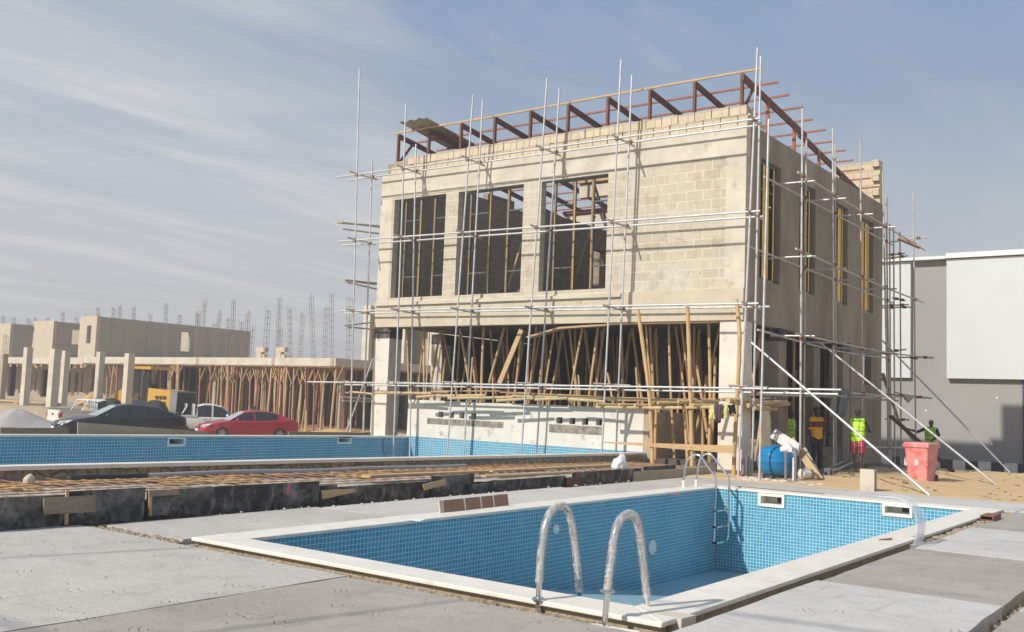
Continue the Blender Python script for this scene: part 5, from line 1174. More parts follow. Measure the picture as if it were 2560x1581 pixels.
def carbody(par, L, W, top, wid, zb, axles, R, paint):
    mb = MB(); n_ = 40; ring = []
    for i in range(n_+1):
        x = -L/2+L*i/n_; z = interp(top, x); w = interp(wid, x); z0 = interp(zb, x)
        sec = [(0, z0), (w*.82, z0), (w*.95, z0+.10), (w*.99, z0+(z-z0)*.38), (w*1.0, z0+(z-z0)*.62), (w*.965, z-.07), (w*.90, z-.012), (w*.55, z+.018), (0, z+.028)]
        full = sec+[(-a, b) for a, b in sec[-2:0:-1]]
        ring.append([(x, a, b) for a, b in full])
    k_ = len(ring[0]); mb.v = [p for r_ in ring for p in r_]
    for i in range(n_):
        for j in range(k_): a = i*k_+j; b = i*k_+(j+1) % k_; mb.f.append((a, b, b+k_, a+k_))
    mb.f.append(tuple(range(k_))[::-1]); mb.f.append(tuple(n_*k_+j for j in range(k_)))
    o = obj('body', mb, paint, par)
    for x in axles:
        cm_ = MB().lathe([(R+.055, -W), (R+.055, W)], (x, 0, R), 32, 'y'); c = obj('cutter', cm_, M['black'])
        bake(o, [('BOOLEAN', dict(object=c, operation='DIFFERENCE', solver='EXACT'))]); bpy.data.objects.remove(c)
    o.data.polygons.foreach_set('use_smooth', [True]*len(o.data.polygons)); o.data.set_sharp_from_angle(angle=rad(32))
    obj('underbody', MB().box((-L/2+.3, -W/2+.12, .2), (L/2-.3, W/2-.12, .55)), M['black'], par)
    return o
def cabin(par, st, wb, wr, paint, side_glass, screens):
    """st: (x, zbelt, zroof) stations front to back"""
    P = []
    for x, zbt, zr in st:
        c = min(1, max(0, (zr-zbt)/.45)); w1 = wb+(wr-wb)*c
        P.append([(x, wb, zbt-.02), (x, w1, zr-.05*c), (x, w1-.10*c, zr), (x, 0, zr+.025*c)])
    body = MB(); gl = []; 
    for i in range(len(P)-1):
        for s in (1, -1):
            f = lambda p: (p[0], p[1]*s, p[2])
            for j in range(3):
                q = [f(P[i][j]), f(P[i+1][j]), f(P[i+1][j+1]), f(P[i][j+1])]
                if j == 0 and i in side_glass: gl.append(('side', q, s))
                elif j == 2 and i in screens: gl.append(('screen', q, s))
                else: body.add(q, [(0, 1, 2, 3)])
    obj('roof', body, paint, par, 35)
    sd2 = {1: MB(), -1: MB()}
    for k_, q, s in gl:
        if k_ == 'side': sd2[s].add(q, [(0, 1, 2, 3)])
    for s in (1, -1): obj('side_window', sd2[s], M['glass'], par)
    for idx in screens:
        g_ = MB()
        for k_, q, s in gl:
            if k_ == 'screen' and abs(q[0][0]-P[idx][0][0]) < 1e-6: g_.add(q, [(0, 1, 2, 3)])
        obj('windscreen' if idx == 0 else 'rear_window', g_, M['windscreen'], par)
    for i in side_glass:                        # pillars between side panes
        for s in (1, -1):
            a = P[i][0]; b = P[i][1]
            if i == side_glass[0]: continue
            obj('pillar', MB().bar((a[0], a[1]*s*1.003, a[2]), (b[0], b[1]*s*1.003, b[2]), .07, .014, (0, 1, 0)), M['black'] if i % 2 else paint, par)
def place(name, label, cat, px, ry, D, h, ang, rz_extra=0):
    """roof top pixel ry gives the height; ang = heading, degrees from image right (+ away from the camera)"""
    t = on_d(px, ry, D); hd = (Vector((RT.x, RT.y, 0)).normalized()*math.cos(rad(ang))+Vector((FW.x, FW.y, 0)).normalized()*math.sin(rad(ang)))
    return thing(name, label, cat, (t.x, t.y, t.z-h), math.atan2(hd.y, hd.x))
def sedan(name, label, col, px, ry, D, ang, L=4.65, spoiler=False):
    h = 1.45; paint = carpaint('car_paint', col); c = place(name, label, 'car', px, ry, D, h, ang); k_ = L/4.65
    top = [(-2.33*k_, .80), (-2.28*k_, .95), (-2.1*k_, 1.02), (-1.5*k_, 1.04), (-.5, .96), (.8, .95), (1.1*k_, .93), (1.7*k_, .83), (2.1*k_, .72), (2.28*k_, .60), (2.33*k_, .50)]
    wid = [(-2.33*k_, .66), (-2.2*k_, .78), (-1.7*k_, .86), (-.8, .885), (.8, .885), (1.6*k_, .86), (2.05*k_, .77), (2.25*k_, .62), (2.33*k_, .52)]
    zb = [(-2.33*k_, .42), (-2.1*k_, .27), (-1.5*k_, .20), (1.6*k_, .19), (2.2*k_, .22), (2.33*k_, .32)]
    carbody(c, L, 1.77, top, wid, zb, (-1.36*k_, 1.38*k_), .33, paint)
    cabin(c, [(1.02*k_, .935, .96), (.32, .95, 1.36), (-.15, .955, 1.43), (-.75, .96, 1.42), (-1.25*k_, .97, 1.33), (-1.95*k_, 1.02, 1.04)], .79, .60, paint, (0, 1, 2, 3), (0, 4))
    for x in (-1.36*k_, 1.38*k_):
        for y in (-.77, .77): wheel(c, x, y, .33)
    for s in (-1, 1):
        obj('headlight', MB().hull_plate([(2.28*k_, .42*s, .60), (2.02*k_, .79*s, .66), (1.84*k_, .83*s, .77), (2.17*k_, .50*s, .715)], .03*s), M['lamp'], c)
        obj('tail_light', MB().box((-2.3*k_, .48*s-.16, .78), (-2.12*k_, .48*s+.19, .93), .01), M['tail'], c)
        mi = obj('mirror', MB().ell((.72, .98*s, .99), (.07, .11, .07), 12, 8), paint, c, 60)
        for x in (.1, -.95): obj('door_handle', MB().box((x-.1, .885*s-.012, .80), (x+.08, .885*s+.02, .825)), paint, c)
        for x in (.78, -.28, -1.2): obj('door_gap', MB().bar((x, .886*s, .30), (x-.03, .872*s, .93), .012, .01, (0, 1, 0)), M['black'], c)
    obj('grille', MB().bar((2.27*k_, -.42, .58), (2.27*k_, .42, .58), .10, .09), M['black'], c)
    obj('grille_bar', MB().bar((2.31*k_, -.40, .60), (2.31*k_, .40, .60), .04, .016), M['chrome'], c)
    obj('badge', MB().ell((2.33*k_, 0, .60), (.015, .065, .045), 12, 8), M['chrome'], c)
    obj('lower_intake', MB().bar((2.29*k_, -.5, .36), (2.29*k_, .5, .36), .08, .13), M['black'], c)
    obj('number_plate', MB().box((2.34*k_, -.24, .42), (2.36*k_, .24, .52)), M['white'], c)
    if spoiler: obj('spoiler', MB().box((-2.22*k_, -.62, 1.11), (-2.0*k_, .62, 1.14)).box((-2.15*k_, -.5, 1.02), (-2.08*k_, -.46, 1.115)).box((-2.15*k_, .46, 1.02), (-2.08*k_, .5, 1.115)), paint, c)
    return c
sedan('car', 'dark navy blue saloon car with small boot spoiler, parked nearest behind the far pool', (.004, .006, .018), 303, 1009, 39.5, 180+36, 4.9, True)
sedan('car', 'shiny red saloon car parked behind the far pool', (.36, .012, .03), 620, 1025, 47.5, 180+30, 4.65)
def pickup(label, col, px, ry, D, ang, bars=True):
    h = 1.78; L = 5.1; paint = carpaint('pickup_paint', col); c = place('pickup_truck', label, 'pickup', px, ry, D, h, ang)
    top = [(-2.55, 1.10), (-.6, 1.10), (-.55, 1.13), (.9, 1.13), (1.25, 1.12), (2.2, 1.0), (2.45, .88), (2.55, .7)]
    wid = [(-2.55, .86), (-2.4, .88), (1.9, .89), (2.35, .80), (2.55, .66)]
    zb = [(-2.55, .55), (-2.3, .45), (1.8, .42), (2.5, .48), (2.55, .55)]
    carbody(c, L, 1.8, top, wid, zb, (-1.35, 1.6), .38, paint)
    obj('load_bed', MB().box((-2.42, -.72, 1.06), (-.72, .72, 1.135)), M['black'], c)
    obj('bed_rail', MB().box((-2.53, -.87, 1.11), (-.62, -.79, 1.17)).box((-2.53, .79, 1.11), (-.62, .87, 1.17)).box((-2.54, -.785, 1.11), (-2.47, .785, 1.17)), paint, c)
    cabin(c, [(1.2, 1.12, 1.14), (.55, 1.13, 1.66), (.1, 1.13, 1.75), (-.30, 1.13, 1.75), (-.62, 1.13, 1.66), (-.66, 1.11, 1.13)], .82, .66, paint, (0, 1, 2, 3), (0, 4))
    for x in (-1.35, 1.6):
        for y in (-.78, .78): wheel(c, x, y, .38, .25)
    for s in (-1, 1):
        obj('tail_light', MB().box((-2.58, .84*s-.08, .82), (-2.44, .84*s+.055, 1.04), .008), M['tail'], c)
        obj('mirror', MB().ell((.82, 1.0*s, 1.2), (.07, .1, .1), 10, 7), paint, c, 60)
        obj('door_handle', MB().box((-.35, .895*s-.02, .98), (-.18, .895*s+.012, 1.0)), M['black'], c)
        obj('door_gap', MB().bar((-.02, .893*s, .5), (-.02, .875*s, 1.1), .012, .01, (0, 1, 0)).bar((.95, .893*s, .5), (.95, .875*s, 1.1), .012, .01, (0, 1, 0)), M['black'], c)
    obj('tailgate', MB().box((-2.575, -.74, .66), (-2.555, .74, 1.08)), paint, c); obj('tailgate_handle', MB().box((-2.59, -.1, .9), (-2.577, .1, 1.0)), M['black'], c)
    obj('rear_bumper', MB().box((-2.72, -.85, .46), (-2.56, .85, .62), .01), M['chrome'] if bars else M['black'], c); obj('number_plate', MB().box((-2.735, -.2, .5), (-2.722, .2, .6)), M['white'], c)
    if bars:
        for x, dx in ((-.78, 0), (-1.15, -.25)):
            obj('roll_bar', MB().tube(smooth_path([(x+dx, -.76, 1.15), (x, -.70, 1.6), (x, -.58, 1.7), (x, .58, 1.7), (x, .70, 1.6), (x+dx, .76, 1.15)], 4), .032, 8), M['white'], c, 50)
        for y in (-.42, -.14, .14, .42): obj('guard_bar', MB().tube([(-.78, y, 1.15), (-.78, y, 1.69)], .018, 6), M['white'], c)
    return c
pickup('old white pickup with red tail lamp, seen from behind left of the navy car', (.66, .65, .62), 262, 998, 52, 44)
pickup('white double-cab pickup truck with rack bars parked between the navy and red cars', (.68, .67, .65), 524, 1009, 50.5, 22)
# silver estate
def suv():
    paint = carpaint('silver_paint', (.42, .43, .46)); c = place('car', 'silver estate car showing only its roof behind the navy car', 'car', 392, 1000, 55, 1.75, 40); L = 4.7
    top = [(-2.35, 1.02), (1.0, 1.06), (1.3, 1.04), (2.0, .95), (2.35, .75)]
    carbody(c, L, 1.8, top, [(-2.35, .80), (-2.1, .87), (1.8, .88), (2.35, .7)], [(-2.35, .45), (2.35, .4)], (-1.4, 1.45), .36, paint)
    cabin(c, [(1.2, 1.04, 1.07), (.5, 1.05, 1.62), (0, 1.05, 1.71), (-1.0, 1.05, 1.72), (-1.9, 1.05, 1.66), (-2.3, 1.03, 1.05)], .8, .66, paint, (0, 1, 2, 3), (0, 4))
    for x in (-1.4, 1.45):
        for y in (-.78, .78): wheel(c, x, y, .36, .24)
    for s in (-1, 1): obj('tail_light', MB().box((-2.36, .72*s-.1, 1.0), (-2.2, .72*s+.1, 1.5), .01), M['tail'], c)
suv()
# yellow wheel loader
def cabglass():
    t = NT('cab_glass'); t.b.inputs['Alpha'].default_value = .5; return t.done((.02, .03, .03), .05)
def loader():
    t = on_d(376, 918, 52)
    hd = (Vector((RT.x, RT.y, 0)).normalized()*math.cos(rad(158))+Vector((FW.x, FW.y, 0)).normalized()*math.sin(rad(158)))
    c = thing('wheel_loader', 'yellow wheel loader with dark glazed cab and black rear grille, parked under the terrace', 'loader', (t.x, t.y, t.z-3.2), math.atan2(hd.y, hd.x))
    Yl = carpaint('loader_yellow', (.58, .33, .04))
    obj('engine_hood', MB().add([(-2.1, -.75, .95), (-.6, -.75, .95), (-.6, .75, .95), (-2.1, .75, .95), (-2.05, -.7, 2.0), (-.6, -.7, 2.1), (-.6, .7, 2.1), (-2.05, .7, 2.0)], [(3, 2, 1, 0), (4, 5, 6, 7), (0, 1, 5, 4), (1, 2, 6, 5), (2, 3, 7, 6), (3, 0, 4, 7)]), Yl, c)
    obj('counterweight', MB().box((-2.5, -.75, .6), (-2.11, .75, 1.98), .02), plastic('grey_counterweight', (.25, .25, .25)), c)
    g_ = MB()
    for k_ in range(7): obj('grille_slat', MB().box((-2.55, -.62, .78+k_*.165), (-2.515, .62, .88+k_*.165)), M['black'], c)
    obj('grille', MB().box((-2.514, -.68, .7), (-2.503, .68, 1.92)), M['darkmetal'], c)
    for s in (-1, 1):
        for k_ in range(6): obj('side_vent', MB().box((-1.8+(k_ % 3)*.25, s*.75-.01, 1.25+(k_//3)*.3), (-1.64+(k_ % 3)*.25, s*.75+.01, 1.42+(k_//3)*.3)), M['darkmetal'], c)
    obj('chassis', MB().box((-2.0, -.55, .55), (2.4, .55, .94)), M['darkmetal'], c)
    cb = MB()
    for x in (-.55, .9):
        for y in (-.7, .7): cb.bar((x, y, 1.3), (x*.9, y*.92, 3.05), .09, .09)
    obj('cab_frame', cb.box((-.6, -.75, 1.25), (.95, .75, 1.45)), M['darkmetal'], c)
    obj('cab_glass', MB().box((-.5, -.66, 1.46), (.82, .66, 3.04)), cabglass(), c); obj('driver_seat', MB().box((-.3, -.25, 1.46), (.15, .25, 1.75)).box((-.38, -.25, 1.75), (-.25, .25, 2.3)), M['black'], c)
    obj('cab_roof', MB().box((-.75, -.8, 3.06), (1.05, .8, 3.2), .02), Yl, c)
    for x in (-1.3, 1.6):
        for y in (-.9, .9):
            o = obj('wheel', MB().lathe([(.35, -.25), (.68, -.25), (.75, -.15), (.75, .15), (.68, .25), (.35, .25)], (0, 0, 0), 24, 'y'), M['tyre'], c, 40); o.location = (x, y, .75)
            obj('rim', MB().lathe([(.36, -.2), (.36, .2)], (0, 0, 0), 20, 'y'), Yl, o)
    obj('lift_arm', MB().bar((1.0, -.45, 1.5), (3.0, -.45, .7), .2, .35).bar((1.0, .45, 1.5), (3.0, .45, .7), .2, .35), Yl, c)
    obj('bucket', MB().add([(2.9, -1.2, .3), (3.7, -1.2, .2), (3.7, 1.2, .2), (2.9, 1.2, .3), (2.8, -1.2, 1.2), (3.1, -1.2, 1.25), (3.1, 1.2, 1.25), (2.8, 1.2, 1.2)], [(3, 2, 1, 0), (0, 1, 5, 4), (1, 2, 6, 5), (2, 3, 7, 6), (3, 0, 4, 7)]), Yl, c)
loader()
p = on_d(292, 985, 60)
tag(obj('yellow_machine_part', MB().add([(p.x-1, p.y, -.2), (p.x+.9, p.y, -.2), (p.x+1, p.y+.8, -.2), (p.x-1, p.y+.8, -.2), (p.x-.3, p.y, 1.2), (p.x+.6, p.y, 1.5), (p.x+.6, p.y+.8, 1.5), (p.x-.3, p.y+.8, 1.2)], [(3, 2, 1, 0), (4, 5, 6, 7), (0, 1, 5, 4), (1, 2, 6, 5), (2, 3, 7, 6), (3, 0, 4, 7)]), plastic('worn_yellow_steel', (.55, .32, .05))), 'yellow machine body part behind the sand heap, left of the loader', 'machine part')
# ------------------------------------------------------------------ people
def skin(name, c): return mottled(name, c, tuple(x*.8 for x in c), 6, .5, 0, .05, 40, .002)
SKIN = skin('dark_skin', (.075, .04, .025))
def fuse(name, mb, mat, par, vox, label=None):
    o = obj(name, mb, mat, par, None, label)
    bake(o, [('REMESH', dict(mode='VOXEL', voxel_size=vox)), ('SMOOTH', dict(factor=.5, iterations=3))])
    o.data.polygons.foreach_set('use_smooth', [True]*len(o.data.polygons))
    if not o.data.materials: o.data.materials.append(mat)
    return o
def person(label, loc, rz, J=None, clothes=(), hair=True, scale=1.0, face=0):
    j = dict(hipL=(-.1, 0, .92), hipR=(.1, 0, .92), kneeL=(-.11, .02, .5), kneeR=(.11, .02, .5), ankL=(-.12, -.02, .09), ankR=(.12, -.02, .09),
             shL=(-.185, 0, 1.43), shR=(.185, 0, 1.43), elL=(-.24, -.03, 1.14), elR=(.24, -.03, 1.14), wrL=(-.25, .06, .90), wrR=(.25, .06, .90), toeL=(-.13, .15, .03), toeR=(.13, .15, .03), head=(0, .015, 1.655))
    j.update(J or {}); V_ = {k_: Vector(v) for k_, v in j.items()}
    P = thing('person', label, 'person', loc, rz); P.scale = (scale,)*3
    def torso(mb, e=0., z0=.95, low=True):
        if low: mb.capsule((-.075, 0, .95), .105+e, (.075, 0, .95), .105+e)
        mb.capsule((0, 0, max(z0, 1.0)), .122+e, (0, .005, 1.2), .118+e); mb.capsule((-.085, .005, 1.3), .108+e, (.085, .005, 1.3), .108+e)
        mb.capsule(V_['shL']*.82+Vector((0, 0, .25)), .062+e*.8, V_['shR']*.82+Vector((0, 0, .25)), .062+e*.8)
        mb.capsule((-.08, 0, .95 if low else z0), .09+e, (-.09, 0, 1.3), .09+e).capsule((.08, 0, .95 if low else z0), .09+e, (.09, 0, 1.3), .09+e)
    b = MB(); torso(b)
    H_ = V_['head']; neck = Vector((0, 0, 1.44)); b.capsule(neck, .06, H_-Vector((0, .01, .08)), .052)
    fd = Matrix.Rotation(face, 3, 'Z')
    def hp(x, y, z): return H_+fd@Vector((x, y, z))
    o0 = len(b.v); b.ell(H_, (.074, .094, .112), 18, 12)
    b.capsule(hp(0, .035, -.065), .05, hp(0, .05, -.075), .042).capsule(hp(0, .088, .0), .012, hp(0, .108, -.028), .017)
    b.capsule(hp(-.03, .08, .022), .012, hp(.03, .08, .022), .012).capsule(hp(-.018, .09, -.055), .01, hp(.018, .09, -.055), .01)
    for s in (-1, 1): b.ell(hp(.076*s, -.005, -.01), (.012, .02, .03), 8, 6)
    for s in 'LR':
        b.capsule(V_['hip'+s], .088, V_['knee'+s], .056).capsule(V_['knee'+s], .056, V_['knee'+s].lerp(V_['ank'+s], .35)+Vector((0, -.015, 0)), .054).capsule(V_['knee'+s].lerp(V_['ank'+s], .35)+Vector((0, -.015, 0)), .054, V_['ank'+s], .036)
        b.capsule(V_['ank'+s]+Vector((0, -.02, -.04)), .04, V_['toe'+s], .03)
        b.capsule(V_['sh'+s], .052, V_['el'+s], .040).capsule(V_['el'+s], .040, V_['wr'+s], .027)
        d = (V_['wr'+s]-V_['el'+s]).normalized(); sd = d.cross(Vector((0, 1, 0))); sd = sd.normalized() if sd.length > .2 else Vector((1, 0, 0)); up_ = sd.cross(d)
        w = V_['wr'+s]; b.capsule(w, .026, w+d*.05+sd*.012, .026).capsule(w+d*.03, .024, w+d*.075-sd*.015, .024)
        for k_, (o_, l_) in enumerate(((-.03, .062), (-.011, .075), (.009, .07), (.028, .055))):
            a = w+d*.08+sd*o_; m_ = a+d*l_*.55+up_*.006; b.capsule(a, .0095, m_, .009, 8).capsule(m_, .009, m_+d*l_*.35+up_*.022, .008, 8)
        b.capsule(w+d*.025-sd*.025, .012, w+d*.06-sd*.05+up_*.012, .0105, 8).capsule(w+d*.06-sd*.05+up_*.012, .0105, w+d*.09-sd*.052+up_*.02, .009, 8)
    fuse('body', b, SKIN, P, .0085)
    for s in (-1, 1):
        obj('eye', MB().ell(hp(.028*s, .083, .012), (.011, .008, .008), 10, 7), M['white'], P, 60)
    if hair:
        h = MB(); h.ell(H_+fd@Vector((0, -.012, .03)), (.08, .098, .095), 16, 10); fuse('hair', h, M['black'], P, .012)
    for kind, mat in clothes:
        m_ = MB()
        if kind == 'shirt':
            torso(m_, .02, .90, True)
            for s in 'LR': m_.capsule(V_['sh'+s], .07, V_['sh'+s].lerp(V_['el'+s], .85), .062)
        elif kind == 'longsleeve':
            torso(m_, .012, .95, True)
            for s in 'LR': m_.capsule(V_['sh'+s], .062, V_['el'+s], .052).capsule(V_['el'+s], .052, V_['wr'+s], .036)
        elif kind == 'vest': torso(m_, .030, .92, True)
        elif kind == 'trousers':
            m_.capsule((-.07, 0, .94), .118, (.07, 0, .94), .118)
            for s in 'LR': m_.capsule(V_['hip'+s], .105, V_['knee'+s], .076).capsule(V_['knee'+s], .076, V_['ank'+s]+Vector((0, 0, -.01)), .06)
        elif kind == 'shorts':
            m_.capsule((-.07, 0, .92), .122, (.07, 0, .92), .122)
            for s in 'LR': m_.capsule(V_['hip'+s], .115, V_['hip'+s].lerp(V_['knee'+s], .72), .105)
        elif kind == 'shoe':
            for s in 'LR':
                q = MB().capsule(V_['ank'+s]+Vector((0, -.03, -.04)), .048, V_['toe'+s], .038); fuse('shoe', q, mat, P, .012)
            continue
        elif kind == 'cap':
            m_.ell(H_+Vector((0, -.005, .04)), (.088, .105, .085), 16, 10); m_.capsule(H_+fd@Vector((-.05, .09, .03)), .012, H_+fd@Vector((.05, .09, .03)), .012); m_.capsule(H_+fd@Vector((-.03, .13, .025)), .01, H_+fd@Vector((.03, .13, .025)), .01)
        elif kind == 'capmark':
            obj('cap_mark', MB().ell(H_+fd@Vector((0, .085, .075)), (.035, .02, .022), 12, 8), mat, P, 60); continue
        fuse({'longsleeve': 'shirt'}.get(kind, kind), m_, mat, P, .014)
    return P
def vestmat(name, base, bands):
    t = NT(name); sp_ = t.n.new('ShaderNodeSeparateXYZ'); t.L(t.co, sp_.inputs[0]); f = None
    def near(v, c, w): return t.math('LESS_THAN', t.math('ABSOLUTE', t.math('SUBTRACT', v, c)), w)
    for z in bands:
        g_ = near(sp_.outputs[2], z, .02); f = g_ if f is None else t.math('MAXIMUM', f, g_)
    vx = t.math('MULTIPLY', near(t.math('ABSOLUTE', sp_.outputs[0]), .095, .02), t.math('GREATER_THAN', sp_.outputs[2], bands[-1]))
    f = t.math('MAXIMUM', f, vx); return t.done(t.mix(t.math('MULTIPLY', f, .9), base, (.22, .25, .20)), .7, 0, t.bump(t.noise(9, 4), .5, .02))
VEST = vestmat('neon_vest', (.50, .95, .02), (1.02, 1.16))
def plaid():
    t = NT('red_plaid_cloth'); sp_ = t.n.new('ShaderNodeSeparateXYZ'); t.L(t.co, sp_.inputs[0])
    def st_(v, f, th): return t.math('GREATER_THAN', t.math('SINE', t.math('MULTIPLY', v, f)), th)
    c = t.mix(t.math('MULTIPLY', st_(sp_.outputs[0], 90, .75), .8), (.50, .03, .05), (.75, .55, .50)); c = t.mix(t.math('MULTIPLY', st_(sp_.outputs[2], 80, .75), .8), c, (.12, .05, .12)); return t.done(c, .85)
def batik():
    t = NT('yellow_brown_print_shirt'); sp_ = t.n.new('ShaderNodeSeparateXYZ'); t.L(t.co, sp_.inputs[0])
    vo = t.n.new('ShaderNodeTexVoronoi'); vo.inputs['Scale'].default_value = 26; t.L(t.co, vo.inputs['Vector'])
    spots = t.math('LESS_THAN', vo.outputs['Distance'], .33)
    band = t.math('LESS_THAN', t.math('ABSOLUTE', t.math('SUBTRACT', t.math('ADD', sp_.outputs[2], t.math('MULTIPLY', t.noise(4), .1)), 1.33)), .085)
    c = t.mix(t.math('MULTIPLY', spots, .55), (.80, .40, .015), (.35, .10, .01)); c2 = t.mix(spots, (.07, .015, .015), (.45, .20, .02)); return t.done(t.mix(band, c, c2), .8)
DARKCLOTH = mottled('dark_cloth', (.018, .018, .022), (.03, .03, .035), 9, .9, 0, .3, 14, .02)
BLACKSHIRT = mottled('black_cotton', (.02, .02, .022), (.035, .03, .03), 9, .9, 0, .3, 14, .02)
p = on_z(2040, 1176, 0)
camdir = math.atan2(-p.y, -p.x)-math.pi/2        # rotation that faces the camera
person('man in yellow and dark brown printed shirt and black trousers standing by the house column', (p.x, p.y, -.02), camdir+rad(48), dict(kneeL=(-.10, .05, .5), ankL=(-.14, .0, .09), toeL=(-.15, .17, .03), kneeR=(.13, .05, .5), ankR=(.19, -.05, .09), toeR=(.22, .12, .03), elL=(-.27, .02, 1.17), wrL=(-.24, .25, 1.06), elR=(.24, -.06, 1.14), wrR=(.24, .05, .89)),
       (('trousers', DARKCLOTH), ('shirt', batik()), ('shoe', M['black'])), scale=1.01, face=rad(10))
p = on_z(2143, 1180, 0)
person('man seen from behind in neon yellow vest and red plaid shorts reaching to the wall', (p.x, p.y, -.05), camdir+rad(155), dict(elL=(-.22, .22, 1.36), wrL=(-.12, .44, 1.42), elR=(.26, .12, 1.2), wrR=(.2, .33, 1.16), kneeL=(-.10, .04, .5), ankL=(-.06, .03, .09), toeL=(-.07, .19, .03), kneeR=(.12, -.03, .5), ankR=(.14, -.12, .09), toeR=(.16, .05, .03)),
       (('longsleeve', BLACKSHIRT), ('shorts', plaid()), ('vest', VEST)), scale=1.02)
p = on_d(2327, 1172, 35)
person('man in black cap, dark long sleeves and neon vest working behind the red bin', (p.x, p.y, p.z), math.atan2(-p.y, -p.x)-math.pi/2+rad(-8), dict(head=(-.02, .06, 1.63), shL=(-.19, 0, 1.42), elL=(-.30, .20, 1.22), wrL=(-.12, .36, 1.05), elR=(.42, .12, 1.30), wrR=(.64, .2, 1.36)),
       (('trousers', DARKCLOTH), ('longsleeve', BLACKSHIRT), ('vest', vestmat('neon_vest_front', (.42, .85, .03), (1.05, 1.2))), ('cap', M['black']), ('capmark', plastic('lime_mark', (.3, .7, .02))), ('shoe', M['black'])), hair=False, scale=.98)
p = on_d(1974, 1172, 29.2)
person('worker in neon vest half hidden in the dark bay beside the bamboo', (p.x, p.y, -.1), camdir+rad(60), None, (('trousers', DARKCLOTH), ('longsleeve', BLACKSHIRT), ('vest', VEST)))
p = on_d(632, 1060, 53)
person('worker in dark shirt with raised forearm standing behind the red car', (p.x, p.y, gz(p.x, p.y)-.15), math.atan2(-p.y, -p.x)-math.pi/2-rad(60), dict(elR=(.24, .15, 1.25), wrR=(.2, .3, 1.5), elL=(-.24, .2, 1.25), wrL=(-.12, .42, 1.5)), (('trousers', DARKCLOTH), ('longsleeve', mottled('plum_cloth', (.05, .02, .03), (.03, .015, .02), 8, .9)),), scale=1.0)
# ------------------------------------------------------------------ red wheelie bin
p = on_z(2296, 1203, 0)
RBm = plastic('faded_red_plastic', (.62, .10, .11), .5)
RBm = mottled('faded_red_bin', (.60, .085, .10), (.68, .26, .24), 3.5, .5, 0, .1, 30, .004, c=(.72, .55, .46), lo=.3, hi=.55)
bn = thing('wheelie_bin', 'faded red plastic bin with lid, recycling triangle and white lettering on the sand', 'bin', (p.x, p.y+.3, -.03), rad(-8))
def frust(mb, w0, d0, z0, w1, d1, z1, cx=0, cy=0):
    return mb.add([(cx-w0, cy-d0, z0), (cx+w0, cy-d0, z0), (cx+w0, cy+d0, z0), (cx-w0, cy+d0, z0), (cx-w1, cy-d1, z1), (cx+w1, cy-d1, z1), (cx+w1, cy+d1, z1), (cx-w1, cy+d1, z1)], [(3, 2, 1, 0), (4, 5, 6, 7), (0, 1, 5, 4), (1, 2, 6, 5), (2, 3, 7, 6), (3, 0, 4, 7)])
o = obj('bin_body', frust(MB(), .235, .26, 0, .30, .35, .90), RBm, bn); bake(o, [('BEVEL', dict(width=.04, segments=3))])
o = obj('rim', frust(MB(), .325, .375, .86, .33, .38, .915), RBm, bn); bake(o, [('BEVEL', dict(width=.012, segments=2))])
o = obj('lid', frust(MB(), .335, .39, .92, .30, .34, .985), RBm, bn); bake(o, [('BEVEL', dict(width=.018, segments=2))])
for s in (-1, 1): obj('wheel', MB().lathe([(.09, -.025), (.1, 0), (.09, .025)], (s*.24, .3, .1), 16, 'x'), M['black'], bn, 40)
obj('handle', MB().tube([(-.2, .40, .93), (-.2, .45, .95), (.2, .45, .95), (.2, .40, .93)], .015, 8), RBm, bn)
# the right-hand face (+x) carries the marks: it leans outwards by about 4 degrees
def onface(y, z): return (.235+(.30-.235)*z/.90+.004, y, z)
tr = MB()
cY, cZ, R_ = -.02, .62, .095
pts = [(cY+R_*math.cos(a), cZ+R_*math.sin(a)) for a in (rad(90), rad(210), rad(330))]
for k_ in range(3):
    a = Vector(pts[k_]); b = Vector(pts[(k_+1) % 3]); tr.bar(onface(*(a+(b-a)*.1)), onface(*(a+(b-a)*.78)), .004, .02, (0, 0, 1))
wm = mottled('white_print', (.80, .62, .60), (.74, .50, .48), 9, .7)
obj('recycling_mark', tr, wm, bn)
for i, s in enumerate(('THINK IT', 'SAVE IT', 'RECYCLE IT')):
    cu = bpy.data.curves.new('lettering', 'FONT'); cu.body = s; cu.size = .075; cu.align_x = 'CENTER'; cu.extrude = .001
    o = bpy.data.objects.new('lettering_tmp', cu); COL.objects.link(o); bpy.context.view_layer.update()
    me = bpy.data.meshes.new_from_object(o.evaluated_get(bpy.context.evaluated_depsgraph_get())); bpy.data.objects.remove(o); me.materials.clear(); me.materials.append(wm)
    o = obj('lettering', me, None, bn); z = .43-.075*i; o.location = (.235+.065*z/.9+.006, -.02, z); o.rotation_euler = (rad(90), 0, rad(90))
fm = MB().ell((0, 0, 0), (.05, .004, .085), 12, 8); o = obj('moulded_emblem', fm, wm, bn); o.location = (0, -.315, .48); 
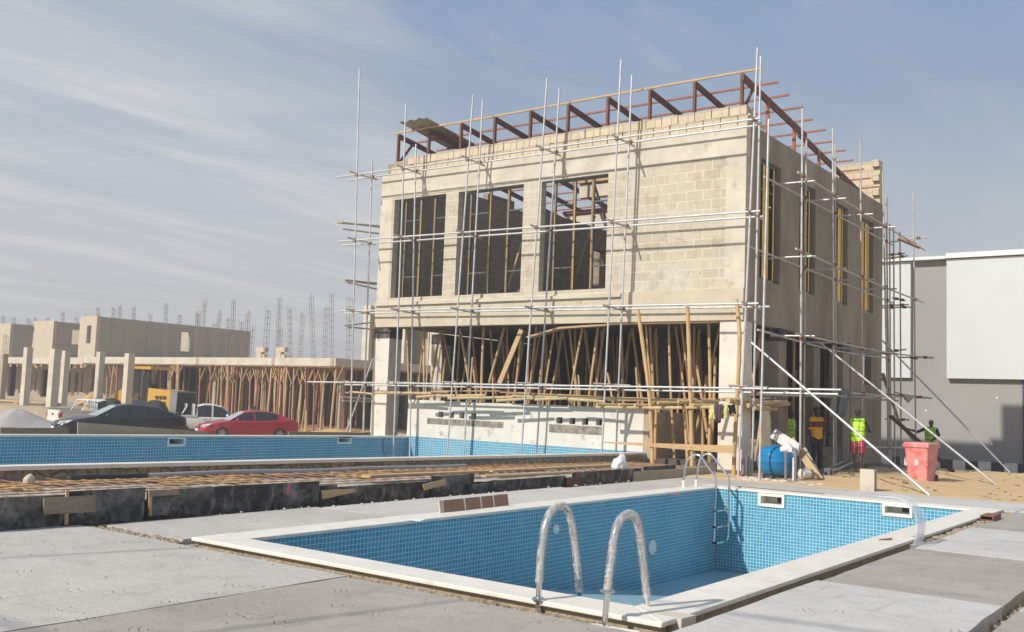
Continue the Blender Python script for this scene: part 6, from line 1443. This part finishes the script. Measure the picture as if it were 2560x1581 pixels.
# ------------------------------------------------------------------ pool filter
p = on_z(1925, 1203, -.08)
PF = thing('pool_filter', 'glossy blue filter tank with grey pipes and white valve under the scaffold', 'pool filter', (p.x, p.y+.35, -.08), rad(-20))
bl = plastic('blue_fibreglass', (.005, .20, .46), .15, .8)
obj('tank', MB().lathe([(.02, .10), (.18, .11), (.30, .15), (.39, .22), (.44, .31), (.465, .42), (.475, .54), (.478, .545), (.478, .565), (.475, .57), (.465, .68), (.44, .79), (.38, .89), (.28, .96), (.16, .99), (.10, 1.0), (.10, 1.03), (.02, 1.03)], (0, 0, 0), 48), bl, PF, 75).scale = (.95, .95, .84)
obj('tank_foot', MB().lathe([(.30, 0), (.34, .02), (.30, .16)], (0, 0, 0), 24), M['black'], PF, 40)
gp = plastic('grey_pvc_pipe', (.20, .20, .22), .4)
obj('base_pipe', MB().tube([(-.7, -.5, .05), (.95, -.5, .05)], .035, 10), gp, PF, 50)
for x in (-.62, -.4, .1, .35): obj('pipe_collar', MB().tube([(x, -.5, .05), (x+.05, -.5, .05)], .048, 10), M['black'], PF, 50)
for x, y, h in ((.62, -.35, .75), (.78, -.25, .6), (.95, -.4, .8), (-.68, -.4, .45), (-.58, -.35, .55), (-.8, -.3, .5)):
    obj('riser_pipe', MB().tube([(x, y, 0), (x, y, h)], .038, 10), gp if h != .6 else M['white'], PF, 50)
obj('valve', MB().ell((.62, -.3, .82), (.13, .13, .11), 14, 10).box((.45, -.36, .74), (.80, -.24, .84)), M['white'], PF, 50); obj('valve_stem', MB().lathe([(.06, .72), (.07, .78), (.05, .94), (.02, .96)], (.62, -.3, 0), 14), M['white'], PF, 40)
obj('elbow_pipe', MB().tube(smooth_path([(.62, -.3, .8), (.85, -.3, .8), (.95, -.4, .7), (.95, -.4, .4)]), .04, 10), gp, PF, 50)
obj('pump', MB().lathe([(.08, 0), (.11, .02), (.11, .28), (.07, .30)], (.72, .05, .22), 16, 'y'), M['cream'], PF, 40)
pl = MB().box((-.95, -.65, -.12), (.95, .6, 0), .01)
o = obj('concrete_plinth', pl, M['paleconc']); tag(o, 'low pale concrete plinth under the blue filter tank', 'plinth'); o.location = (p.x, p.y+.35, -.08); o.rotation_euler = (0, 0, rad(-20))
for i, (x, y) in enumerate(((2065, 1192), (2072, 1193), (2080, 1193))):
    q = on_z(x, y, -.05); tag(obj('pipe_stub', MB().lathe([(.045, -.05), (.045, .14), (.055, .145), (.055, .2), (.04, .2)], (q.x, q.y, -.03), 12), gp, None, 40), 'short grey upright pipe stub on the sand, %s of three from the left' % nth(i), 'pipe stub', 'three pipe stubs')
q_ = [on_x(*R5p(*a), -9.75) for a in ((345, 1035), (385, 960), (600, 1110), (560, 1180))]
q_ = [on_y(1820+a*.3041, 780+b*.3041, 24.3+d) for a, b, d in ((342, 1030, 0), (388, 958, .1), (605, 1095, -.2), (575, 1185, -.3))]
tag(obj('white_board', MB().hull_plate(q_, .012), plastic('dusty_white_board', (.62, .60, .56), .6)), 'torn white board leaning over the blue filter tank', 'board')
q_ = [on_y(1820+a*.3041, 780+b*.3041, 24.6+d) for a, b, d in ((470, 1003, .3), (520, 1005, .3), (780, 1365, -1.0), (700, 1365, -1.0))]
tag(obj('plywood_sheet', MB().hull_plate(q_, .02), M['wood']), 'narrow plywood sheet leaning to the ground right of the blue tank', 'plywood')
q_ = [on_y(1820+a*.3041, 780+b*.3041, 24.75+d) for a, b, d in ((600, 1120, .3), (640, 1115, .3), (760, 1330, -.4), (640, 1330, -.4))]
tag(obj('grey_sheet', MB().hull_plate(q_, .02), M['sunconc']), 'grey board behind the leaning plywood sheet', 'board')
q = on_z(2062, 1175, 0); o = frust(MB(), .16, .14, -.03, .2, .17, .38, q.x, q.y+.2); tag(obj('stone_block', o, M['sunconc']), 'rough grey block beside the feet of the man in the printed shirt', 'block')
for i, (a, b) in enumerate((((2085, 1180), (2150, 1152)), ((2095, 1178), (2152, 1148)), ((2070, 1176), (2125, 1150)))):
    A = on_z(*a, .02); B = on_z(*b, .05); tag(obj('ground_tube', MB().tube([A+Vector((0, 0, .04)), B+Vector((0, 0, .04))], .035, 8), M['steelold']), 'grey tube lying on the ground beside the side wall, %s from the right' % nth(2-i), 'tube', 'tubes lying beside the side wall')
# rubble and mortar heaps by the side wall
rb = MB()
for _ in range(420):
    y = random.uniform(25, 36); x = -9.9+random.gauss(0, .55)+(1.2 if y > 31 else 0)*random.random(); r = random.uniform(.02, .1); chunk(rb, (x, y, gz(x, y)+r*.2), (r, r*1.2, r*.6), y)
for _ in range(260):
    x = random.uniform(-9.5, -3); y = random.uniform(22, 34); r = random.uniform(.01, .035)
    if mn.noise(Vector((x*.7, y*.7, 1))) > -.05: chunk(rb, (x, y, gz(x, y)+r*.2), (r*random.uniform(1, 2.5), r*random.uniform(1, 2), r*.5), y)
o = obj('rubble', rb, M['rubble']); o['kind'] = 'stuff'; o['label'] = 'grey rubble strewn along the foot of the side wall'; o['category'] = 'rubble'
mo = MB()
for _ in range(46): x = -8.9+random.uniform(-.9, 1.2); y = 22.1+random.uniform(-.3, .6); r = random.uniform(.04, .1); chunk(mo, (x, y, -.03), (r, r, r*.6), x)
o = obj('stones', mo, M['paleconc']); o['kind'] = 'stuff'; o['label'] = 'pale stones scattered before the filter plinth'; o['category'] = 'stones'
# ------------------------------------------------------------------ cloths and tools
def cloth(name, pts_top, pts_bot, depth, mat, label, cat, seed=0, n=14, m_=10):
    a, b = pts_top; c, d = pts_bot; mb = MB()
    for j in range(m_+1):
        for i in range(n+1):
            u = i/n; v = j/m_; p = a.lerp(b, u).lerp(c.lerp(d, u), v); q = math.sin(u*math.pi*5+seed)*.035*v+mn.noise(Vector((u*4, v*3, seed)))*.05
            mb.v.append((p.x+q*.2, p.y-.02-q, p.z+mn.noise(Vector((u*5, 0, seed)))*.06*v))
    for j in range(m_):
        for i in range(n): k_ = j*(n+1)+i; mb.f.append((k_, k_+1, k_+n+2, k_+n+1))
    o = obj(name, mb, mat, None, 80); bake(o, [('SOLIDIFY', dict(thickness=.012))]); return tag(o, label, cat)
Y = 22.85
def c4_(t0, t1, b0, b1, f=on_y, P_=22.85, R_=None): R_ = R_ or R4p; return (f(*R_(*t0), P_), f(*R_(*t1), P_)), (f(*R_(*b0), P_), f(*R_(*b1), P_))
t_, b_ = c4_((1785, 915), (1945, 905), (1780, 1040), (1945, 1030)); cloth('yellow_cloth', t_, b_, 0, plastic('pale_yellow_cloth', (.62, .58, .22), .9), 'pale yellow vest hung over the bamboo shelf', 'cloth', 1)
t_, b_ = c4_((1822, 905), (1905, 905), (1828, 1070), (1885, 1068), P_=22.78); cloth('purple_cloth', t_, b_, 0, plastic('dull_purple_cloth', (.10, .05, .07), .9), 'dull purple cloth hung over the yellow vest', 'cloth', 4)
t_, b_ = c4_((1945, 915), (2010, 905), (1965, 990), (2015, 990), P_=23.0); cloth('dark_cloth', t_, b_, 0, DARKCLOTH, 'dark bundled cloth hung beside the corner column', 'cloth', 7)
t_, b_ = c4_((930, 640), (1015, 635), (900, 850), (960, 850), on_x, -9.2, R5p); cloth('jeans', t_, b_, 0, plastic('faded_denim', (.13, .16, .18), .9), 'faded grey-blue jeans hung over the side scaffold tube', 'jeans', 2)
t_, b_ = c4_((860, 660), (930, 650), (835, 860), (890, 870), on_x, -9.25, R5p); cloth('grey_cloth', t_, b_, 0, plastic('grey_rag', (.22, .21, .20), .9), 'grey rag hung beside the jeans', 'cloth', 9)
a = on_x(2255, 990, -9.3); b = on_x(2300, 985, -9.3)
sv = thing('shovel', 'mortar-caked shovel lying across the side scaffold tubes near its far end', 'shovel', tuple(a))
child('blade', MB().hull_plate([on_x(2257, 985, -9.2), on_x(2288, 990, -9.0), on_x(2272, 1008, -9.0), on_x(2262, 1000, -9.2)], .01), M['sunconc'], sv); child('shovel_handle', MB().tube([on_x(2262, 988, -9.3), on_x(2235, 980, -9.8)], .018, 8), M['wood'], sv)

# overhead service cables behind the camera position: their shadows cross the deck
for i, (a, b, h) in enumerate((((0, 1396), (478, 1370), 5.2), ((0, 1527), (165, 1580), 4.6), ((560, 1575), (1130, 1503), 4.8), ((1860, 1532), (2190, 1580), 4.8))):
    k_ = h/SUNDIR.z; A = on_z(*a, 0)+SUNDIR*k_; B = on_z(*b, 0)+SUNDIR*k_; d = (B-A).normalized(); L_ = 3 if i else 1.5
    A = A-d*(L_ if i != 0 else 4); B = B+d*(.2 if i == 0 else (L_ if i == 1 else .4))
    pts = [A.lerp(B, t/8)+Vector((0, 0, -.12*math.sin(math.pi*t/8))) for t in range(9)]
    tag(obj('overhead_tube', MB().tube(pts, .022, 8), M['steelold'], None, 60), 'thin tube high overhead outside the picture whose shadow crosses the deck, %s of four' % nth(i), 'tube', 'tubes high overhead')

gr = MB()
for _ in range(700):
    x = random.uniform(-10.5, -1.8); y = random.choice((random.uniform(2, 6.3), random.uniform(6, 21)))
    if -9.2 < x < -3.35 and 6.4 < y < 19.4: continue
    if mn.noise(Vector((x*.9, y*.9, 4))) < -.02: continue
    r = random.choice((.003, .004, .005, .006, .008)); gr.ell((x, y, .004+r*.3), (r*1.4, r, r*.6), 5, 3)
o = obj('grit', gr, M['mortar']); o['kind'] = 'stuff'; o['label'] = 'loose mortar grit scattered on the deck slabs'; o['category'] = 'grit'

# ------------------------------------------------------------------ dusty air
hz_ = bpy.data.materials.new('haze'); hz_.use_nodes = True; t_ = hz_.node_tree; t_.nodes.clear()
o_ = t_.nodes.new('ShaderNodeOutputMaterial'); v_ = t_.nodes.new('ShaderNodeVolumePrincipled')
v_.inputs['Color'].default_value = (.93, .93, .95, 1); v_.inputs['Density'].default_value = .0023; v_.inputs['Anisotropy'].default_value = .2
t_.links.new(v_.outputs[0], o_.inputs['Volume'])
hb3 = MB().box((-3020, -420, -6), (3020, 4020, 14))
o = obj('haze', hb3, hz_); o['kind'] = 'stuff'; o['label'] = 'thin dusty haze over the whole site'; o['category'] = 'haze'
